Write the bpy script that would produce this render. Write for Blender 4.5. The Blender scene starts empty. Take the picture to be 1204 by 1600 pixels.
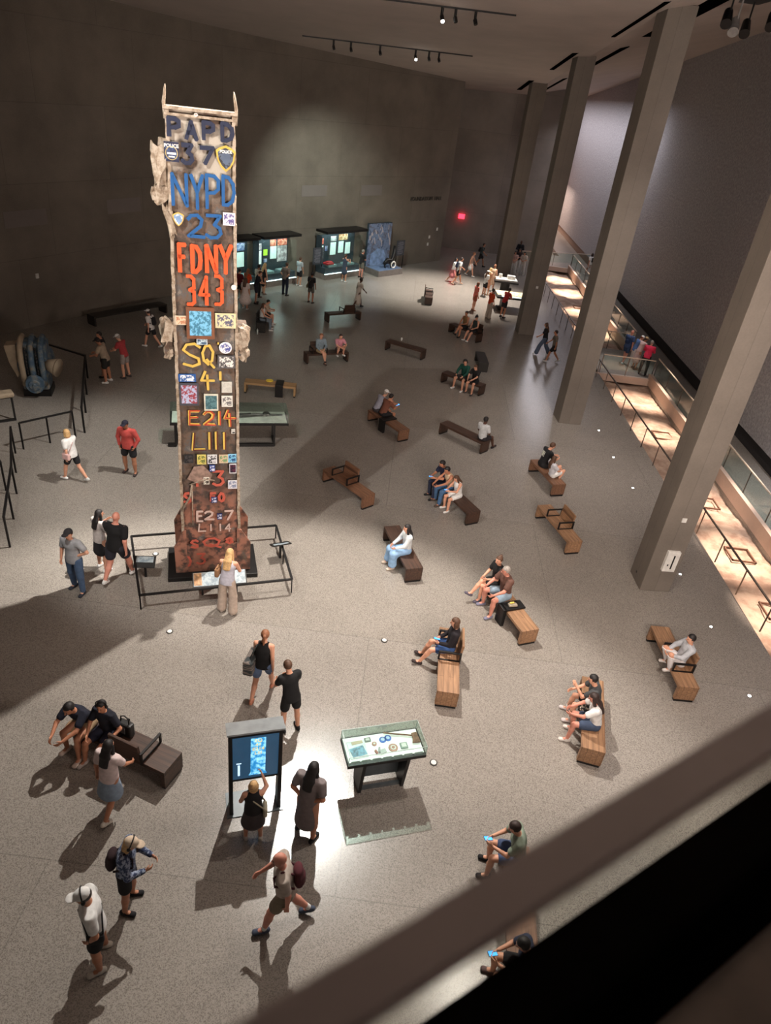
import bpy, math, random
import numpy as np
from mathutils import Vector, Matrix, Euler
R=math.radians
sc=bpy.context.scene
col=sc.collection
# ------------------------------------------------------------------ camera
FPX=1075.785; PITCH=0.549986; ROLL=0.1301823; CH=10.793
_F=np.array([0,math.cos(PITCH),-math.sin(PITCH)]); _U0=np.array([0,math.sin(PITCH),math.cos(PITCH)]); _R0=np.array([1.,0,0])
_R=_R0*math.cos(ROLL)+_U0*math.sin(ROLL); _U=-_R0*math.sin(ROLL)+_U0*math.cos(ROLL)
CAM=np.array([0,0,CH])
cd=bpy.data.cameras.new('camera'); cam=bpy.data.objects.new('camera',cd); col.objects.link(cam); sc.camera=cam
cam.matrix_world=Matrix(((_R[0],_U[0],-_F[0],0),(_R[1],_U[1],-_F[1],0),(_R[2],_U[2],-_F[2],CH),(0,0,0,1)))
cd.sensor_fit='VERTICAL'; cd.sensor_height=36; cd.sensor_width=27.09; cd.lens=FPX/1600*36
cd.clip_start=.05; cd.clip_end=300
cd.dof.use_dof=True; cd.dof.focus_distance=18; cd.dof.aperture_fstop=1.5
# ------------------------------------------------------------------ light and exposure
sc.view_settings.view_transform='Standard'; sc.view_settings.look='None'
sc.view_settings.exposure=0.0; sc.view_settings.gamma=1; sc.view_settings.use_curve_mapping=False
w=bpy.data.worlds.new('world'); sc.world=w; w.use_nodes=True
w.node_tree.nodes['Background'].inputs[0].default_value=(1,.84,.72,1); w.node_tree.nodes['Background'].inputs[1].default_value=.07
def ceil_z(x,y): return 15.47-.0665*y+(.03 if x<6.5 else .24)*(x-6.5)
def spot(name,loc,tgt,power,angle,blend=.5,color=(1,.93,.84),size=.08):
    l=bpy.data.lights.new(name,'SPOT'); l.energy=power; l.spot_size=R(angle); l.spot_blend=blend; l.color=color; l.shadow_soft_size=size
    o=bpy.data.objects.new(name,l); col.objects.link(o); o.location=loc
    o.rotation_euler=(Vector(tgt)-Vector(loc)).to_track_quat('-Z','Y').to_euler(); return o
def area(name,loc,tgt,power,sx,sy,color=(1,.9,.8)):
    l=bpy.data.lights.new(name,'AREA'); l.energy=power; l.shape='RECTANGLE'; l.size=sx; l.size_y=sy; l.color=color
    o=bpy.data.objects.new(name,l); col.objects.link(o); o.location=loc
    o.rotation_euler=(Vector(tgt)-Vector(loc)).to_track_quat('-Z','Y').to_euler(); return o
spot('spot_light_a',(-1.6,17.0,13.8),(-2.4,7.4,0),10500,72,.35,(1,.93,.85))
spot('spot_light_b',(-6.8,7.0,14.6),(-3.0,19.0,0),8200,52,.4,(1,.95,.89))
spot('spot_light_left',(-1.6,17.0,13.8),(-9.4,16.6,0),6500,50,.6,(1,.95,.88))
spot('spot_light_walkway',(6.5,22.0,14.0),(8.0,24.0,0),4200,76,1,(1,.88,.80))
spot('spot_light_cold',(-1.55,16.9,13.8),(-.35,7.7,0),1500,14,1,(.6,.92,1))
spot('spot_light_column',(-1.5,4.0,14.2),(-4.1,13.5,6.0),350,42,.6,(1,.95,.88))
spot('spot_light_front',(4.5,11.5,14.5),(4.2,10.0,0),2600,74,.9,(1,.90,.80))
spot('spot_light_side',(8.0,17.0,14.8),(6.8,15.5,0),3300,76,.9,(1,.89,.80))
spot('spot_light_far',(5.0,47.0,11.6),(2.6,45.5,0),17000,62,1,(1,.91,.82))
spot('fill_light_middle',(2.0,30.0,13.2),(1.5,29.0,0),700,100,1,(1,.88,.78))  # added fill lamp lifting the middle of the hall
spot('spot_light_table',(-5.6,24.0,13.7),(-5.2,21.2,0),1500,32,.7,(1,.95,.87))
spot('spot_light_machine',(-9.0,20.0,13.9),(-11.3,22.0,0),2400,50,1,(1,.92,.84))
spot('spot_light_cases',(-3.5,38.0,12.0),(-5.4,45.5,1.6),4300,78,1,(.9,.97,.88))
for i,(y,p) in enumerate(((15.0,1.),(18.2,1.1),(21.4,.9),(27.4,1.1),(31.0,1.2),(42.0,1.2),(46.5,1.2),(51.5,1.4),(55.6,1.4))):
    spot('trench_spot_light',(11.6,y-.4,ceil_z(11.6,y)-.4),(11.1,y,-.3),p*30000,13,1,(1,.80,.66))
area('walkway_light',(11.5,79,4.5),(11.5,79,0),650,3,12,(1,.76,.62))
spot('platform_spot_light',(11.0,36.0,12.8),(10.9,34.8,0),3000,20,.8,(1,.95,.95))
area('ceiling_fill_light',(4,4.5,6.6),(2,26,16.0),2000,5,1.5,(1,.84,.74))  # unseen fill lamp added to brighten the ceiling and walls
area('wall_fill_light',(10.8,15,13.9),(13.9,15,7.0),190,24,.5,(.95,.9,1))  # added unseen strip that brightens the near slurry wall
spot('spot_light_slurry_near',(11.0,15.0,13.6),(13.9,20.0,2.2),8000,30,1,(.98,.96,1))
spot('fill_light_back',(-5.0,31.0,13.4),(3.0,50,4.5),3800,84,1,(1,.88,.77))  # added lamp in place of bounce light on dark column faces
area('wall_fill_light',(11.2,64,10.8),(13.9,64,4.0),1050,30,.5,(.95,.92,1))  # second added strip, lifts the far slurry wall
# ------------------------------------------------------------------ helpers
def at(x,y,z=0.):
    d=(x-602)/FPX*_R-(y-800)/FPX*_U+_F
    t=(z-CH)/d[2]; p=CAM+t*d; return Vector((float(p[0]),float(p[1]),float(z)))
def tag(o,label=None,cat=None,group=None,kind=None):
    if label:o['label']=label
    if cat:o['category']=cat
    if group:o['group']=group
    if kind:o['kind']=kind
    return o
def empty(name,loc,rz=0,label=None,cat=None,group=None):
    o=bpy.data.objects.new(name,None); col.objects.link(o); o.location=loc; o.rotation_euler=(0,0,rz); o.empty_display_size=.1
    return tag(o,label,cat,group)
def copy_tree(o,parent=None):
    c=o.copy(); col.objects.link(c); c.parent=parent
    for ch in o.children: copy_tree(ch,c)
    return c
MATS={}
def mat(name,c,rough=.7,metal=0,var=.12,scale=6.,bump=0.,emit=None,es=1.,alpha=None,c2=None,detail=3,spec=.5,obj=True):
    key=(name,tuple(c))
    if key in MATS: return MATS[key]
    m=bpy.data.materials.new(name); m.use_nodes=True; nt=m.node_tree; b=nt.nodes['Principled BSDF']
    b.inputs['Roughness'].default_value=rough; b.inputs['Metallic'].default_value=metal
    b.inputs['Specular IOR Level'].default_value=spec
    tc=nt.nodes.new('ShaderNodeTexCoord'); n=nt.nodes.new('ShaderNodeTexNoise'); n.inputs['Scale'].default_value=scale; n.inputs['Detail'].default_value=detail
    nt.links.new(tc.outputs['Object'],n.inputs['Vector'])
    r=nt.nodes.new('ShaderNodeValToRGB'); e=r.color_ramp.elements
    d=c2 if c2 else tuple(min(1,v*(1+var)) for v in c)
    lo=c if c2 else tuple(v*(1-var) for v in c)
    e[0].position=.35; e[1].position=.65; e[0].color=(*lo,1); e[1].color=(*d,1)
    nt.links.new(n.outputs['Fac'],r.inputs[0]); nt.links.new(r.outputs[0],b.inputs['Base Color'])
    if emit:
        b.inputs['Emission Color'].default_value=(*emit,1); b.inputs['Emission Strength'].default_value=es
    if bump:
        bp=nt.nodes.new('ShaderNodeBump'); bp.inputs['Strength'].default_value=bump; bp.inputs['Distance'].default_value=.02
        nt.links.new(n.outputs['Fac'],bp.inputs['Height']); nt.links.new(bp.outputs[0],b.inputs['Normal'])
    MATS[key]=m; return m
def S(r,g,b):
    f=lambda v:(v/255/12.92 if v/255<=.04045 else ((v/255+.055)/1.055)**2.4)
    return (f(r),f(g),f(b))
class MB:
    def __init__(s): s.v=[]; s.f=[]; s.m=[]
    def add(s,vs,fs,mi=0):
        k=len(s.v); s.v+= [tuple(v) for v in vs]; s.f+=[tuple(i+k for i in f) for f in fs]; s.m+=[mi]*len(fs)
    def box(s,c,d,rz=0,mi=0,M=None):
        x,y,z=d[0]/2,d[1]/2,d[2]/2
        vs=[Vector((a*x,b*y,e*z)) for e in(-1,1) for b in(-1,1) for a in(-1,1)]
        if rz: q=Matrix.Rotation(rz,3,'Z'); vs=[q@v for v in vs]
        if M is not None: vs=[M@v for v in vs]
        vs=[v+Vector(c) for v in vs]
        s.add(vs,[(0,2,3,1),(4,5,7,6),(0,1,5,4),(2,6,7,3),(0,4,6,2),(1,3,7,5)],mi)
    def bar(s,a,b,w,h=None,mi=0):
        a=Vector(a);b=Vector(b);h=h or w;d=b-a
        q=d.to_track_quat('Z','Y').to_matrix(); s.box((a+b)/2,(w,h,d.length),0,mi,q)
    def tube(s,pts,r,n=8,mi=0):
        pts=[Vector(p) for p in pts]; rings=[]; rr=r if isinstance(r,(list,tuple)) else [r]*len(pts); ref=None
        for i,p in enumerate(pts):
            d=(pts[min(i+1,len(pts)-1)]-pts[max(i-1,0)]).normalized()
            u=d.orthogonal().normalized() if ref is None else (ref-d*ref.dot(d)).normalized()
            ref=u; w_=d.cross(u)
            rings.append([p+(u*math.cos(2*math.pi*k/n)+w_*math.sin(2*math.pi*k/n))*rr[i] for k in range(n)])
        vs=[v for q in rings for v in q]; fs=[]
        for i in range(len(pts)-1):
            for k in range(n): fs.append((i*n+k,i*n+(k+1)%n,(i+1)*n+(k+1)%n,(i+1)*n+k))
        fs.append(tuple(range(n))[::-1]); fs.append(tuple((len(pts)-1)*n+k for k in range(n)))
        s.add(vs,fs,mi)
    def cyl(s,c,r,h,n=20,mi=0,r2=None):
        c=Vector(c); s.tube([c,c+Vector((0,0,h))],[r,r if r2 is None else r2],n,mi)
    def prism(s,poly,z0,z1,mi=0):
        n=len(poly); vs=[(p[0],p[1],z0) for p in poly]+[(p[0],p[1],z1) for p in poly]
        a=sum(poly[i][0]*poly[(i+1)%n][1]-poly[(i+1)%n][0]*poly[i][1] for i in range(n))
        fs=[tuple(range(n))[::-1],tuple(range(n,2*n))]+[(i,(i+1)%n,n+(i+1)%n,n+i) for i in range(n)]
        if a<0: fs=[f[::-1] for f in fs]
        s.add(vs,fs,mi)
    def sph(s,c,r,n=10,mi=0):
        c=Vector(c); r=r if isinstance(r,(tuple,list)) else (r,r,r); vs=[];fs=[]
        for i in range(1,n):
            for k in range(2*n):
                a=math.pi*i/n;b=math.pi*k/n
                vs.append(c+Vector((r[0]*math.sin(a)*math.cos(b),r[1]*math.sin(a)*math.sin(b),r[2]*math.cos(a))))
        m=2*n; t=len(vs); vs+=[c+Vector((0,0,r[2])),c-Vector((0,0,r[2]))]
        for i in range(n-2):
            for k in range(m): fs.append((i*m+k,(i+1)*m+k,(i+1)*m+(k+1)%m,i*m+(k+1)%m))
        for k in range(m): fs.append((t,k,(k+1)%m)); fs.append((t+1,(n-2)*m+(k+1)%m,(n-2)*m+k))
        s.add(vs,fs,mi)
    def build(s,name,mats,parent=None,smooth=False,bevel=0):
        me=bpy.data.meshes.new(name); me.from_pydata(s.v,[],s.f)
        if not isinstance(mats,(list,tuple)): mats=[mats]
        for m in mats: me.materials.append(m)
        me.polygons.foreach_set('material_index',s.m)
        if smooth: me.polygons.foreach_set('use_smooth',[True]*len(s.f))
        me.update(); o=bpy.data.objects.new(name,me); col.objects.link(o)
        if parent: o.parent=parent
        if bevel:
            b=o.modifiers.new('bevel','BEVEL'); b.width=bevel; b.segments=2; b.limit_method='ANGLE'
        return o
def text_mesh(name,txt,size,m,parent,M,depth=.004,align='CENTER',bold=0):
    cu=bpy.data.curves.new(name,'FONT'); cu.body=txt; cu.size=size; cu.extrude=depth; cu.align_x=align; cu.align_y='CENTER'; cu.offset=bold
    o=bpy.data.objects.new(name,cu); me=bpy.data.meshes.new_from_object(o); bpy.data.objects.remove(o)
    me.materials.clear(); me.materials.append(m); ob=bpy.data.objects.new(name,me); col.objects.link(ob)
    if parent: ob.parent=parent
    ob.matrix_local=M; return ob
# ------------------------------------------------------------------ node materials
def concrete(name,c,joint=None,rough=.75,mot=.18,noise_scale=.7,uv=False,tilt=None):
    m=bpy.data.materials.new(name); m.use_nodes=True; nt=m.node_tree; b=nt.nodes['Principled BSDF']; b.inputs['Roughness'].default_value=rough
    tc=nt.nodes.new('ShaderNodeTexCoord'); src=tc.outputs['UV' if uv else 'Object']
    n1=nt.nodes.new('ShaderNodeTexNoise'); n1.inputs['Scale'].default_value=noise_scale; n1.inputs['Detail'].default_value=6; n1.inputs['Roughness'].default_value=.6
    n2=nt.nodes.new('ShaderNodeTexNoise'); n2.inputs['Scale'].default_value=22; n2.inputs['Detail'].default_value=4
    nt.links.new(src,n1.inputs['Vector']); nt.links.new(src,n2.inputs['Vector'])
    mx=nt.nodes.new('ShaderNodeMath'); mx.operation='MULTIPLY_ADD'; mx.inputs[1].default_value=.75; nt.links.new(n1.outputs['Fac'],mx.inputs[0])
    m2=nt.nodes.new('ShaderNodeMath'); m2.operation='MULTIPLY'; m2.inputs[1].default_value=.25; nt.links.new(n2.outputs['Fac'],m2.inputs[0]); nt.links.new(m2.outputs[0],mx.inputs[2])
    r=nt.nodes.new('ShaderNodeValToRGB'); e=r.color_ramp.elements; e[0].position=.35; e[1].position=.66
    e[0].color=(*[v*(1-mot) for v in c],1); e[1].color=(*[v*(1+mot) for v in c],1); nt.links.new(mx.outputs[0],r.inputs[0])
    last=r.outputs[0]
    if joint:
        bw,bh,ms,dark=joint[:4]
        br=nt.nodes.new('ShaderNodeTexBrick'); br.offset=0.5 if len(joint)<5 else joint[4]; br.inputs['Scale'].default_value=1; br.inputs['Brick Width'].default_value=bw; br.inputs['Row Height'].default_value=bh; br.inputs['Mortar Size'].default_value=ms
        br.inputs['Color1'].default_value=(1,1,1,1); br.inputs['Color2'].default_value=(.93,.92,.9,1); br.inputs['Mortar'].default_value=(dark,dark,dark,1)
        nt.links.new(src,br.inputs['Vector'])
        mm=nt.nodes.new('ShaderNodeMixRGB'); mm.blend_type='MULTIPLY'; mm.inputs[0].default_value=1
        nt.links.new(last,mm.inputs[1]); nt.links.new(br.outputs['Color'],mm.inputs[2]); last=mm.outputs[0]
    nt.links.new(last,b.inputs['Base Color'])
    bp=nt.nodes.new('ShaderNodeBump'); bp.inputs['Strength'].default_value=.15; bp.inputs['Distance'].default_value=.02
    nt.links.new(mx.outputs[0],bp.inputs['Height']); nt.links.new(bp.outputs[0],b.inputs['Normal'])
    return m
def floor_material():
    m=concrete('terrazzo_floor',(.30,.275,.25),(9.0,6.0,.010,.74,0.5),.23,.10,.25); nt=m.node_tree; b=nt.nodes['Principled BSDF']
    tc=[n for n in nt.nodes if n.type=='TEX_COORD'][0]; last=b.inputs['Base Color'].links[0].from_socket
    v=nt.nodes.new('ShaderNodeTexVoronoi'); v.inputs['Scale'].default_value=85; nt.links.new(tc.outputs['Object'],v.inputs['Vector'])
    r=nt.nodes.new('ShaderNodeValToRGB'); e=r.color_ramp.elements; e[0].position=.05; e[0].color=(.5,.48,.47,1); e[1].position=.6; e[1].color=(1.1,1.1,1.08,1)
    sp=nt.nodes.new('ShaderNodeSeparateColor'); nt.links.new(v.outputs['Color'],sp.inputs[0]); nt.links.new(sp.outputs[0],r.inputs[0])
    mm=nt.nodes.new('ShaderNodeMixRGB'); mm.blend_type='MULTIPLY'; mm.inputs[0].default_value=.85
    nt.links.new(last,mm.inputs[1]); nt.links.new(r.outputs[0],mm.inputs[2]); nt.links.new(mm.outputs[0],b.inputs['Base Color'])
    b.inputs['Specular IOR Level'].default_value=.5
    return m
def ramp_noise(name,stops,scale,rough=.8,bump=.3,detail=8,metal=0,coords='Object',stretch=(1,1,1),dist=.02):
    m=bpy.data.materials.new(name); m.use_nodes=True; nt=m.node_tree; b=nt.nodes['Principled BSDF']; b.inputs['Roughness'].default_value=rough; b.inputs['Metallic'].default_value=metal
    tc=nt.nodes.new('ShaderNodeTexCoord'); mp=nt.nodes.new('ShaderNodeMapping'); mp.inputs['Scale'].default_value=stretch; nt.links.new(tc.outputs[coords],mp.inputs[0])
    n=nt.nodes.new('ShaderNodeTexNoise'); n.inputs['Scale'].default_value=scale; n.inputs['Detail'].default_value=detail; n.inputs['Roughness'].default_value=.68; nt.links.new(mp.outputs[0],n.inputs['Vector'])
    r=nt.nodes.new('ShaderNodeValToRGB'); e=r.color_ramp.elements
    e[0].position,e[0].color=stops[0][0],(*stops[0][1],1); e[1].position,e[1].color=stops[-1][0],(*stops[-1][1],1)
    for p,c in stops[1:-1]: x=e.new(p); x.color=(*c,1)
    nt.links.new(n.outputs['Fac'],r.inputs[0]); nt.links.new(r.outputs[0],b.inputs['Base Color'])
    bp=nt.nodes.new('ShaderNodeBump'); bp.inputs['Strength'].default_value=bump; bp.inputs['Distance'].default_value=dist
    nt.links.new(n.outputs['Fac'],bp.inputs['Height']); nt.links.new(bp.outputs[0],b.inputs['Normal']); return m
def glass(name,tint=(.9,.97,.95),amt=.1):
    m=bpy.data.materials.new(name); m.use_nodes=True; nt=m.node_tree; nt.nodes.remove(nt.nodes['Principled BSDF'])
    t=nt.nodes.new('ShaderNodeBsdfTransparent'); t.inputs[0].default_value=(*tint,1); g=nt.nodes.new('ShaderNodeBsdfGlossy'); g.inputs['Roughness'].default_value=.03
    f=nt.nodes.new('ShaderNodeLayerWeight'); f.inputs[0].default_value=.5; q=nt.nodes.new('ShaderNodeMath'); q.operation='POWER'; q.inputs[1].default_value=4; nt.links.new(f.outputs['Facing'],q.inputs[0]); q2=nt.nodes.new('ShaderNodeMath'); q2.operation='MULTIPLY_ADD'; q2.inputs[1].default_value=.2 if amt>.01 else .03; q2.inputs[2].default_value=min(amt,.035); nt.links.new(q.outputs[0],q2.inputs[0]); mx=nt.nodes.new('ShaderNodeMixShader'); nt.links.new(q2.outputs[0],mx.inputs[0])
    nt.links.new(t.outputs[0],mx.inputs[1]); nt.links.new(g.outputs[0],mx.inputs[2]); nt.links.new(mx.outputs[0],nt.nodes['Material Output'].inputs[0]); return m
def wood(name,c1,c2):
    m=bpy.data.materials.new(name); m.use_nodes=True; nt=m.node_tree; b=nt.nodes['Principled BSDF']; b.inputs['Roughness'].default_value=.5
    tc=nt.nodes.new('ShaderNodeTexCoord'); mp=nt.nodes.new('ShaderNodeMapping'); mp.inputs['Scale'].default_value=(.8,9,9); nt.links.new(tc.outputs['Object'],mp.inputs[0])
    n=nt.nodes.new('ShaderNodeTexNoise'); n.inputs['Scale'].default_value=3; n.inputs['Detail'].default_value=6; nt.links.new(mp.outputs[0],n.inputs['Vector'])
    r=nt.nodes.new('ShaderNodeValToRGB'); r.color_ramp.elements[0].position=.3; r.color_ramp.elements[1].position=.7; r.color_ramp.elements[0].color=(*c1,1); r.color_ramp.elements[1].color=(*c2,1)
    nt.links.new(n.outputs['Fac'],r.inputs[0])
    br=nt.nodes.new('ShaderNodeTexBrick'); br.inputs['Scale'].default_value=1; br.inputs['Brick Width'].default_value=1.1; br.inputs['Row Height'].default_value=.105; br.inputs['Mortar Size'].default_value=.004
    br.inputs['Color1'].default_value=(1,1,1,1); br.inputs['Color2'].default_value=(.78,.76,.74,1); br.inputs['Mortar'].default_value=(.35,.3,.3,1); nt.links.new(tc.outputs['Object'],br.inputs['Vector'])
    mm=nt.nodes.new('ShaderNodeMixRGB'); mm.blend_type='MULTIPLY'; mm.inputs[0].default_value=.8; nt.links.new(r.outputs[0],mm.inputs[1]); nt.links.new(br.outputs['Color'],mm.inputs[2])
    nt.links.new(mm.outputs[0],b.inputs['Base Color']); return m
BLACK=mat('black_metal',(.012,.011,.011),.45,.3); DARK=mat('dark_steel',(.03,.028,.027),.5,.4)
GLASS=glass('clear_glass'); GLASS2=glass('balcony_glass',(.85,.86,.84),.006)
WHITE=mat('white_paint',(.75,.74,.7),.6)
# ------------------------------------------------------------------ the hall
WALL=[(-30.0,3.0),(-23.5,15.0),(-19.8,22.6),(-17.3,27.8),(-15.35,31.9),(-13.05,36.6),(-10.1,40.9),(-7.11,44.6),(-4.2,48.05),(-1.3,51.5),(1.58,55.07)]
def smooth_path(P,n=6):
    out=[]; P=[Vector((*p,0)) for p in P]; Q=[2*P[0]-P[1]]+P+[2*P[-1]-P[-2]]
    for i in range(1,len(Q)-2):
        for k in range(n):
            t=k/n; a,b,c,d=Q[i-1:i+3]
            out.append(.5*((2*b)+(c-a)*t+(2*a-5*b+4*c-d)*t*t+(3*b-3*c+d-a)*t**3))
    out.append(P[-1]); return out
def strip_wall(name,pts,mtl,thick,z0=0,top=None):
    n=len(pts); vs=[];fs=[];uv=[]; L=0; Ls=[0]
    for i in range(1,n): L+=(pts[i]-pts[i-1]).length; Ls.append(L)
    for i,p in enumerate(pts):
        d=(pts[min(i+1,n-1)]-pts[max(i-1,0)]).normalized(); nn=Vector((-d.y,d.x,0))*thick
        zt=top if top else ceil_z(p.x,p.y)+.4
        for q,z in ((p,z0),(p,zt),(p+nn,z0),(p+nn,zt)): vs.append((q.x,q.y,z)); uv.append((Ls[i],z))
    for i in range(n-1):
        a=i*4; b=a+4; fs+=[(a,b,b+1,a+1),(a+2,a+3,b+3,b+2),(a+1,b+1,b+3,a+3),(a,a+2,b+2,b)]
    fs+=[(0,1,3,2),(4*n-4,4*n-2,4*n-1,4*n-3)]
    me=bpy.data.meshes.new(name); me.from_pydata(vs,[],fs); ul=me.uv_layers.new(name='UVMap')
    for l in me.loops: ul.data[l.index].uv=uv[l.vertex_index]
    me.materials.append(mtl); o=bpy.data.objects.new(name,me); col.objects.link(o); o['kind']='structure'; return o
M_WALL=concrete('cast_concrete_wall',(.19,.165,.135),(5.2,2.9,.012,.72,.35),.8,.22,.45,uv=True)
M_COL=concrete('column_concrete',(.19,.165,.14),(3.0,2.4,.012,.8,0),.75,.14,.8)
M_CEIL=concrete('ceiling_plaster',(.42,.36,.32),None,.9,.08,.5)
M_FLOOR=floor_material()
M_SLURRY=None
wl=strip_wall('wall_left',smooth_path(WALL),M_WALL,.5)
# far wall and return behind the end of the left wall
M_WALL2=concrete('cast_concrete_far_wall',(.24,.21,.185),(4.4,2.9,.012,.75,0),.8,.16,.5,uv=True)
strip_wall('wall_back',[Vector((-3,60.7,0)),Vector((9.3,60.7,0))],M_WALL2,.5)
WARM=concrete('warm_plaster',(.42,.31,.26),(4.4,2.9,.012,.8,0),.8,.08,.5,uv=True)
strip_wall('wall_end',[Vector((8.5,89,0)),Vector((16,89,0))],WARM,.5)
strip_wall('wall_passage',[Vector((9.7,61.0,0)),Vector((9.7,89,0))],WARM,.9)
# slurry wall on the right
def slurry_mat():
    m=ramp_noise('slurry_wall',[(0,(.20,.19,.2)),(.45,(.30,.285,.29)),(.62,(.42,.40,.41)),(1,(.5,.48,.49))],9,.85,.9,6,dist=.05); return m
M_SLURRY=slurry_mat()
m=MB(); y0,y1=-4,89
N=86
vs=[];fs=[]
for i in range(N+1):
    y=y0+(y1-y0)*i/N; zt=ceil_z(13.9,y)+.5
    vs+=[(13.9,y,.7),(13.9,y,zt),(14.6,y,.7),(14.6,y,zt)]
for i in range(N):
    a=i*4;b=a+4; fs+=[(a,a+1,b+1,b),(a+2,b+2,b+3,a+3),(a,b,b+2,a+2),(a+1,a+3,b+3,b+1)]
m.add(vs,fs); tag(m.build('wall_right',M_SLURRY),kind='structure')
m=MB(); m.box((14.35,74,.35),(.4,31,.7)); tag(m.build('trim_3',WARM),kind='structure')
m=MB(); m.box((14.35,27,.35),(.4,62,.7)); tag(m.build('recess_back_right',mat('recess_shade',(.022,.02,.022),.8)),kind='structure')  # recess under the slurry wall, its shade put into the dark colour
# floor in three bodies, open over the bedrock trench
TX0,TX1=9.75,12.05
m=MB()
m.prism([(-34,-6),(TX0+.25,-6),(TX0+.1,12),(TX0-.2,30),(TX0-.3,60.7),(TX0-.3,82),(-34,90)],-.6,0)
m.prism([(TX1,-6),(16,-6),(16,82),(TX1,90)],-.6,0)
m.prism([(TX0-.3,33.3),(TX1,33.3),(TX1,37.6),(TX0-.3,37.6)],-.25,0)
m.prism([(TX0-.3,58.5),(TX1,58.5),(TX1,63.5),(TX0-.3,63.5)],-.25,0)
fl=m.build('floor',M_FLOOR); fl['kind']='structure'
# bedrock bed of the trench
M_ROCK=ramp_noise('bedrock',[(0,(.17,.10,.07)),(.42,(.34,.22,.16)),(.55,(.5,.36,.27)),(1,(.62,.5,.4))],1.3,.85,.6,9,dist=.06)
rng=np.random.RandomState(3)
def rock_bed():
    nx,ny=14,440; vs=[];fs=[]
    for j in range(ny):
        for i in range(nx):
            x=9.2+3.1*i/(nx-1); y=-6+95*j/(ny-1)
            vs.append((x,y,-.42+.05*math.sin(x*2.3+y*.7)+.04*math.sin(y*1.9-x)+rng.uniform(-.03,.03)))
    for j in range(ny-1):
        for i in range(nx-1):
            a=j*nx+i; fs.append((a,a+1,a+nx+1,a+nx))
    m=MB(); m.add(vs,fs); return m
tag(rock_bed().build('bedrock',M_ROCK,smooth=True),'rough brown bedrock bed of the warmly lit trench beside the walkway','bedrock')
m=MB()
for (a,b) in ((-6,33.3),(37.6,58.5)):
    m.box((TX1+.02,(a+b)/2,.02),(.16,b-a,.5),mi=0)
tag(m.build('trim_1',concrete('kerb_concrete',(.5,.38,.31),None,.7,.1,1.)),kind='structure')
m=MB()
for y,x in ((33.22,10.75),(58.42,10.75)): m.box((x,y,-.14),(2.75,.16,.34))
tag(m.build('trim_2',concrete('slab_edge_concrete',(.55,.43,.36),None,.7,.1,1.)),kind='structure')
# square steel frames lying in the trench
for y in (15.6,18.4,21.6,27.2,44.0,47.6):
    m=MB(); 
    for s in (-1,1): m.box((11.15+s*.36,y,-.36),(.04,.76,.05)); m.box((11.15,y+s*.36,-.36),(.76,.04,.05))
    tag(m.build('footing_frame',mat('rusty_steel',(.16,.08,.05),.7)),'square rusty steel outline set in the lit bedrock trench','steel frame','steel footing outlines in the bedrock trench')
# ceiling: two sloping fields meeting at the row of columns
m=MB(); vs=[];fs=[]
xs=[-32,6.5,15]; ys=[-8,82]
def cq(xa,xb,ya,yb):
    v=[(x,y,ceil_z(x,y)+dz) for dz in (0,.3) for x,y in ((xa,ya),(xb,ya),(xb,yb),(xa,yb))]
    m.add(v,[(0,3,2,1),(4,5,6,7),(0,1,5,4),(1,2,6,5),(2,3,7,6),(3,0,4,7)][::1])
cq(-32,6.5,-8,90); cq(6.5,15,-8,90)
tag(m.build('ceiling',M_CEIL),kind='structure')
# concrete columns
COLS=[((7.05,16.15),(7.1,15.29),(7.93,15.38),(7.92,16.2)),((6.4,27.1),(6.50,26.22),(7.42,26.31),(7.35,27.15)),((5.9,39.0),(6.0,38.14),(6.86,38.18),(6.8,39.0)),((5.55,52.3),(5.65,51.4),(6.62,51.5),(6.55,52.3))]
CN=['nearest','second nearest','third','farthest']
for i,P in enumerate(COLS):
    c=sum((Vector((*p,0)) for p in P),Vector())/4
    m=MB(); m.prism([(p[0]-c.x,p[1]-c.y) for p in P],0,ceil_z(c.x,c.y)+.1)
    t=empty('concrete_column',c,0,f'tall square concrete column, {CN[i]} of the four along the lit trench','column'); 
    m.build('shaft',M_COL,t,bevel=.015)
    if i in (0,2):
        m=MB(); zz=2.3 if i==0 else 2.6; p=Vector((*P[1],0))-c; q=Vector((*P[2],0))-c; k=p.lerp(q,.55); m.box((k.x,k.y-.012,zz),(.12,.025,.12),.1); m.build('wall_box',WHITE,t)
    if i==0:
        k=p.lerp(q,.62); m=MB(); m.box((k.x,k.y-.05,1.05),(.34,.1,.62),.1); e=m.build('equipment_box',WHITE,t,bevel=.006)
        m=MB(); m.box((k.x+.03,k.y-.108,1.05),(.035,.012,.42),.1); m.box((k.x-.07,k.y-.108,.95),(.03,.012,.05),.1); m.build('slot',BLACK,e)
        m=MB(); m.box((-.42,.05,.25),(.03,.06,.06)); m.build('socket',BLACK,t)
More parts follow.
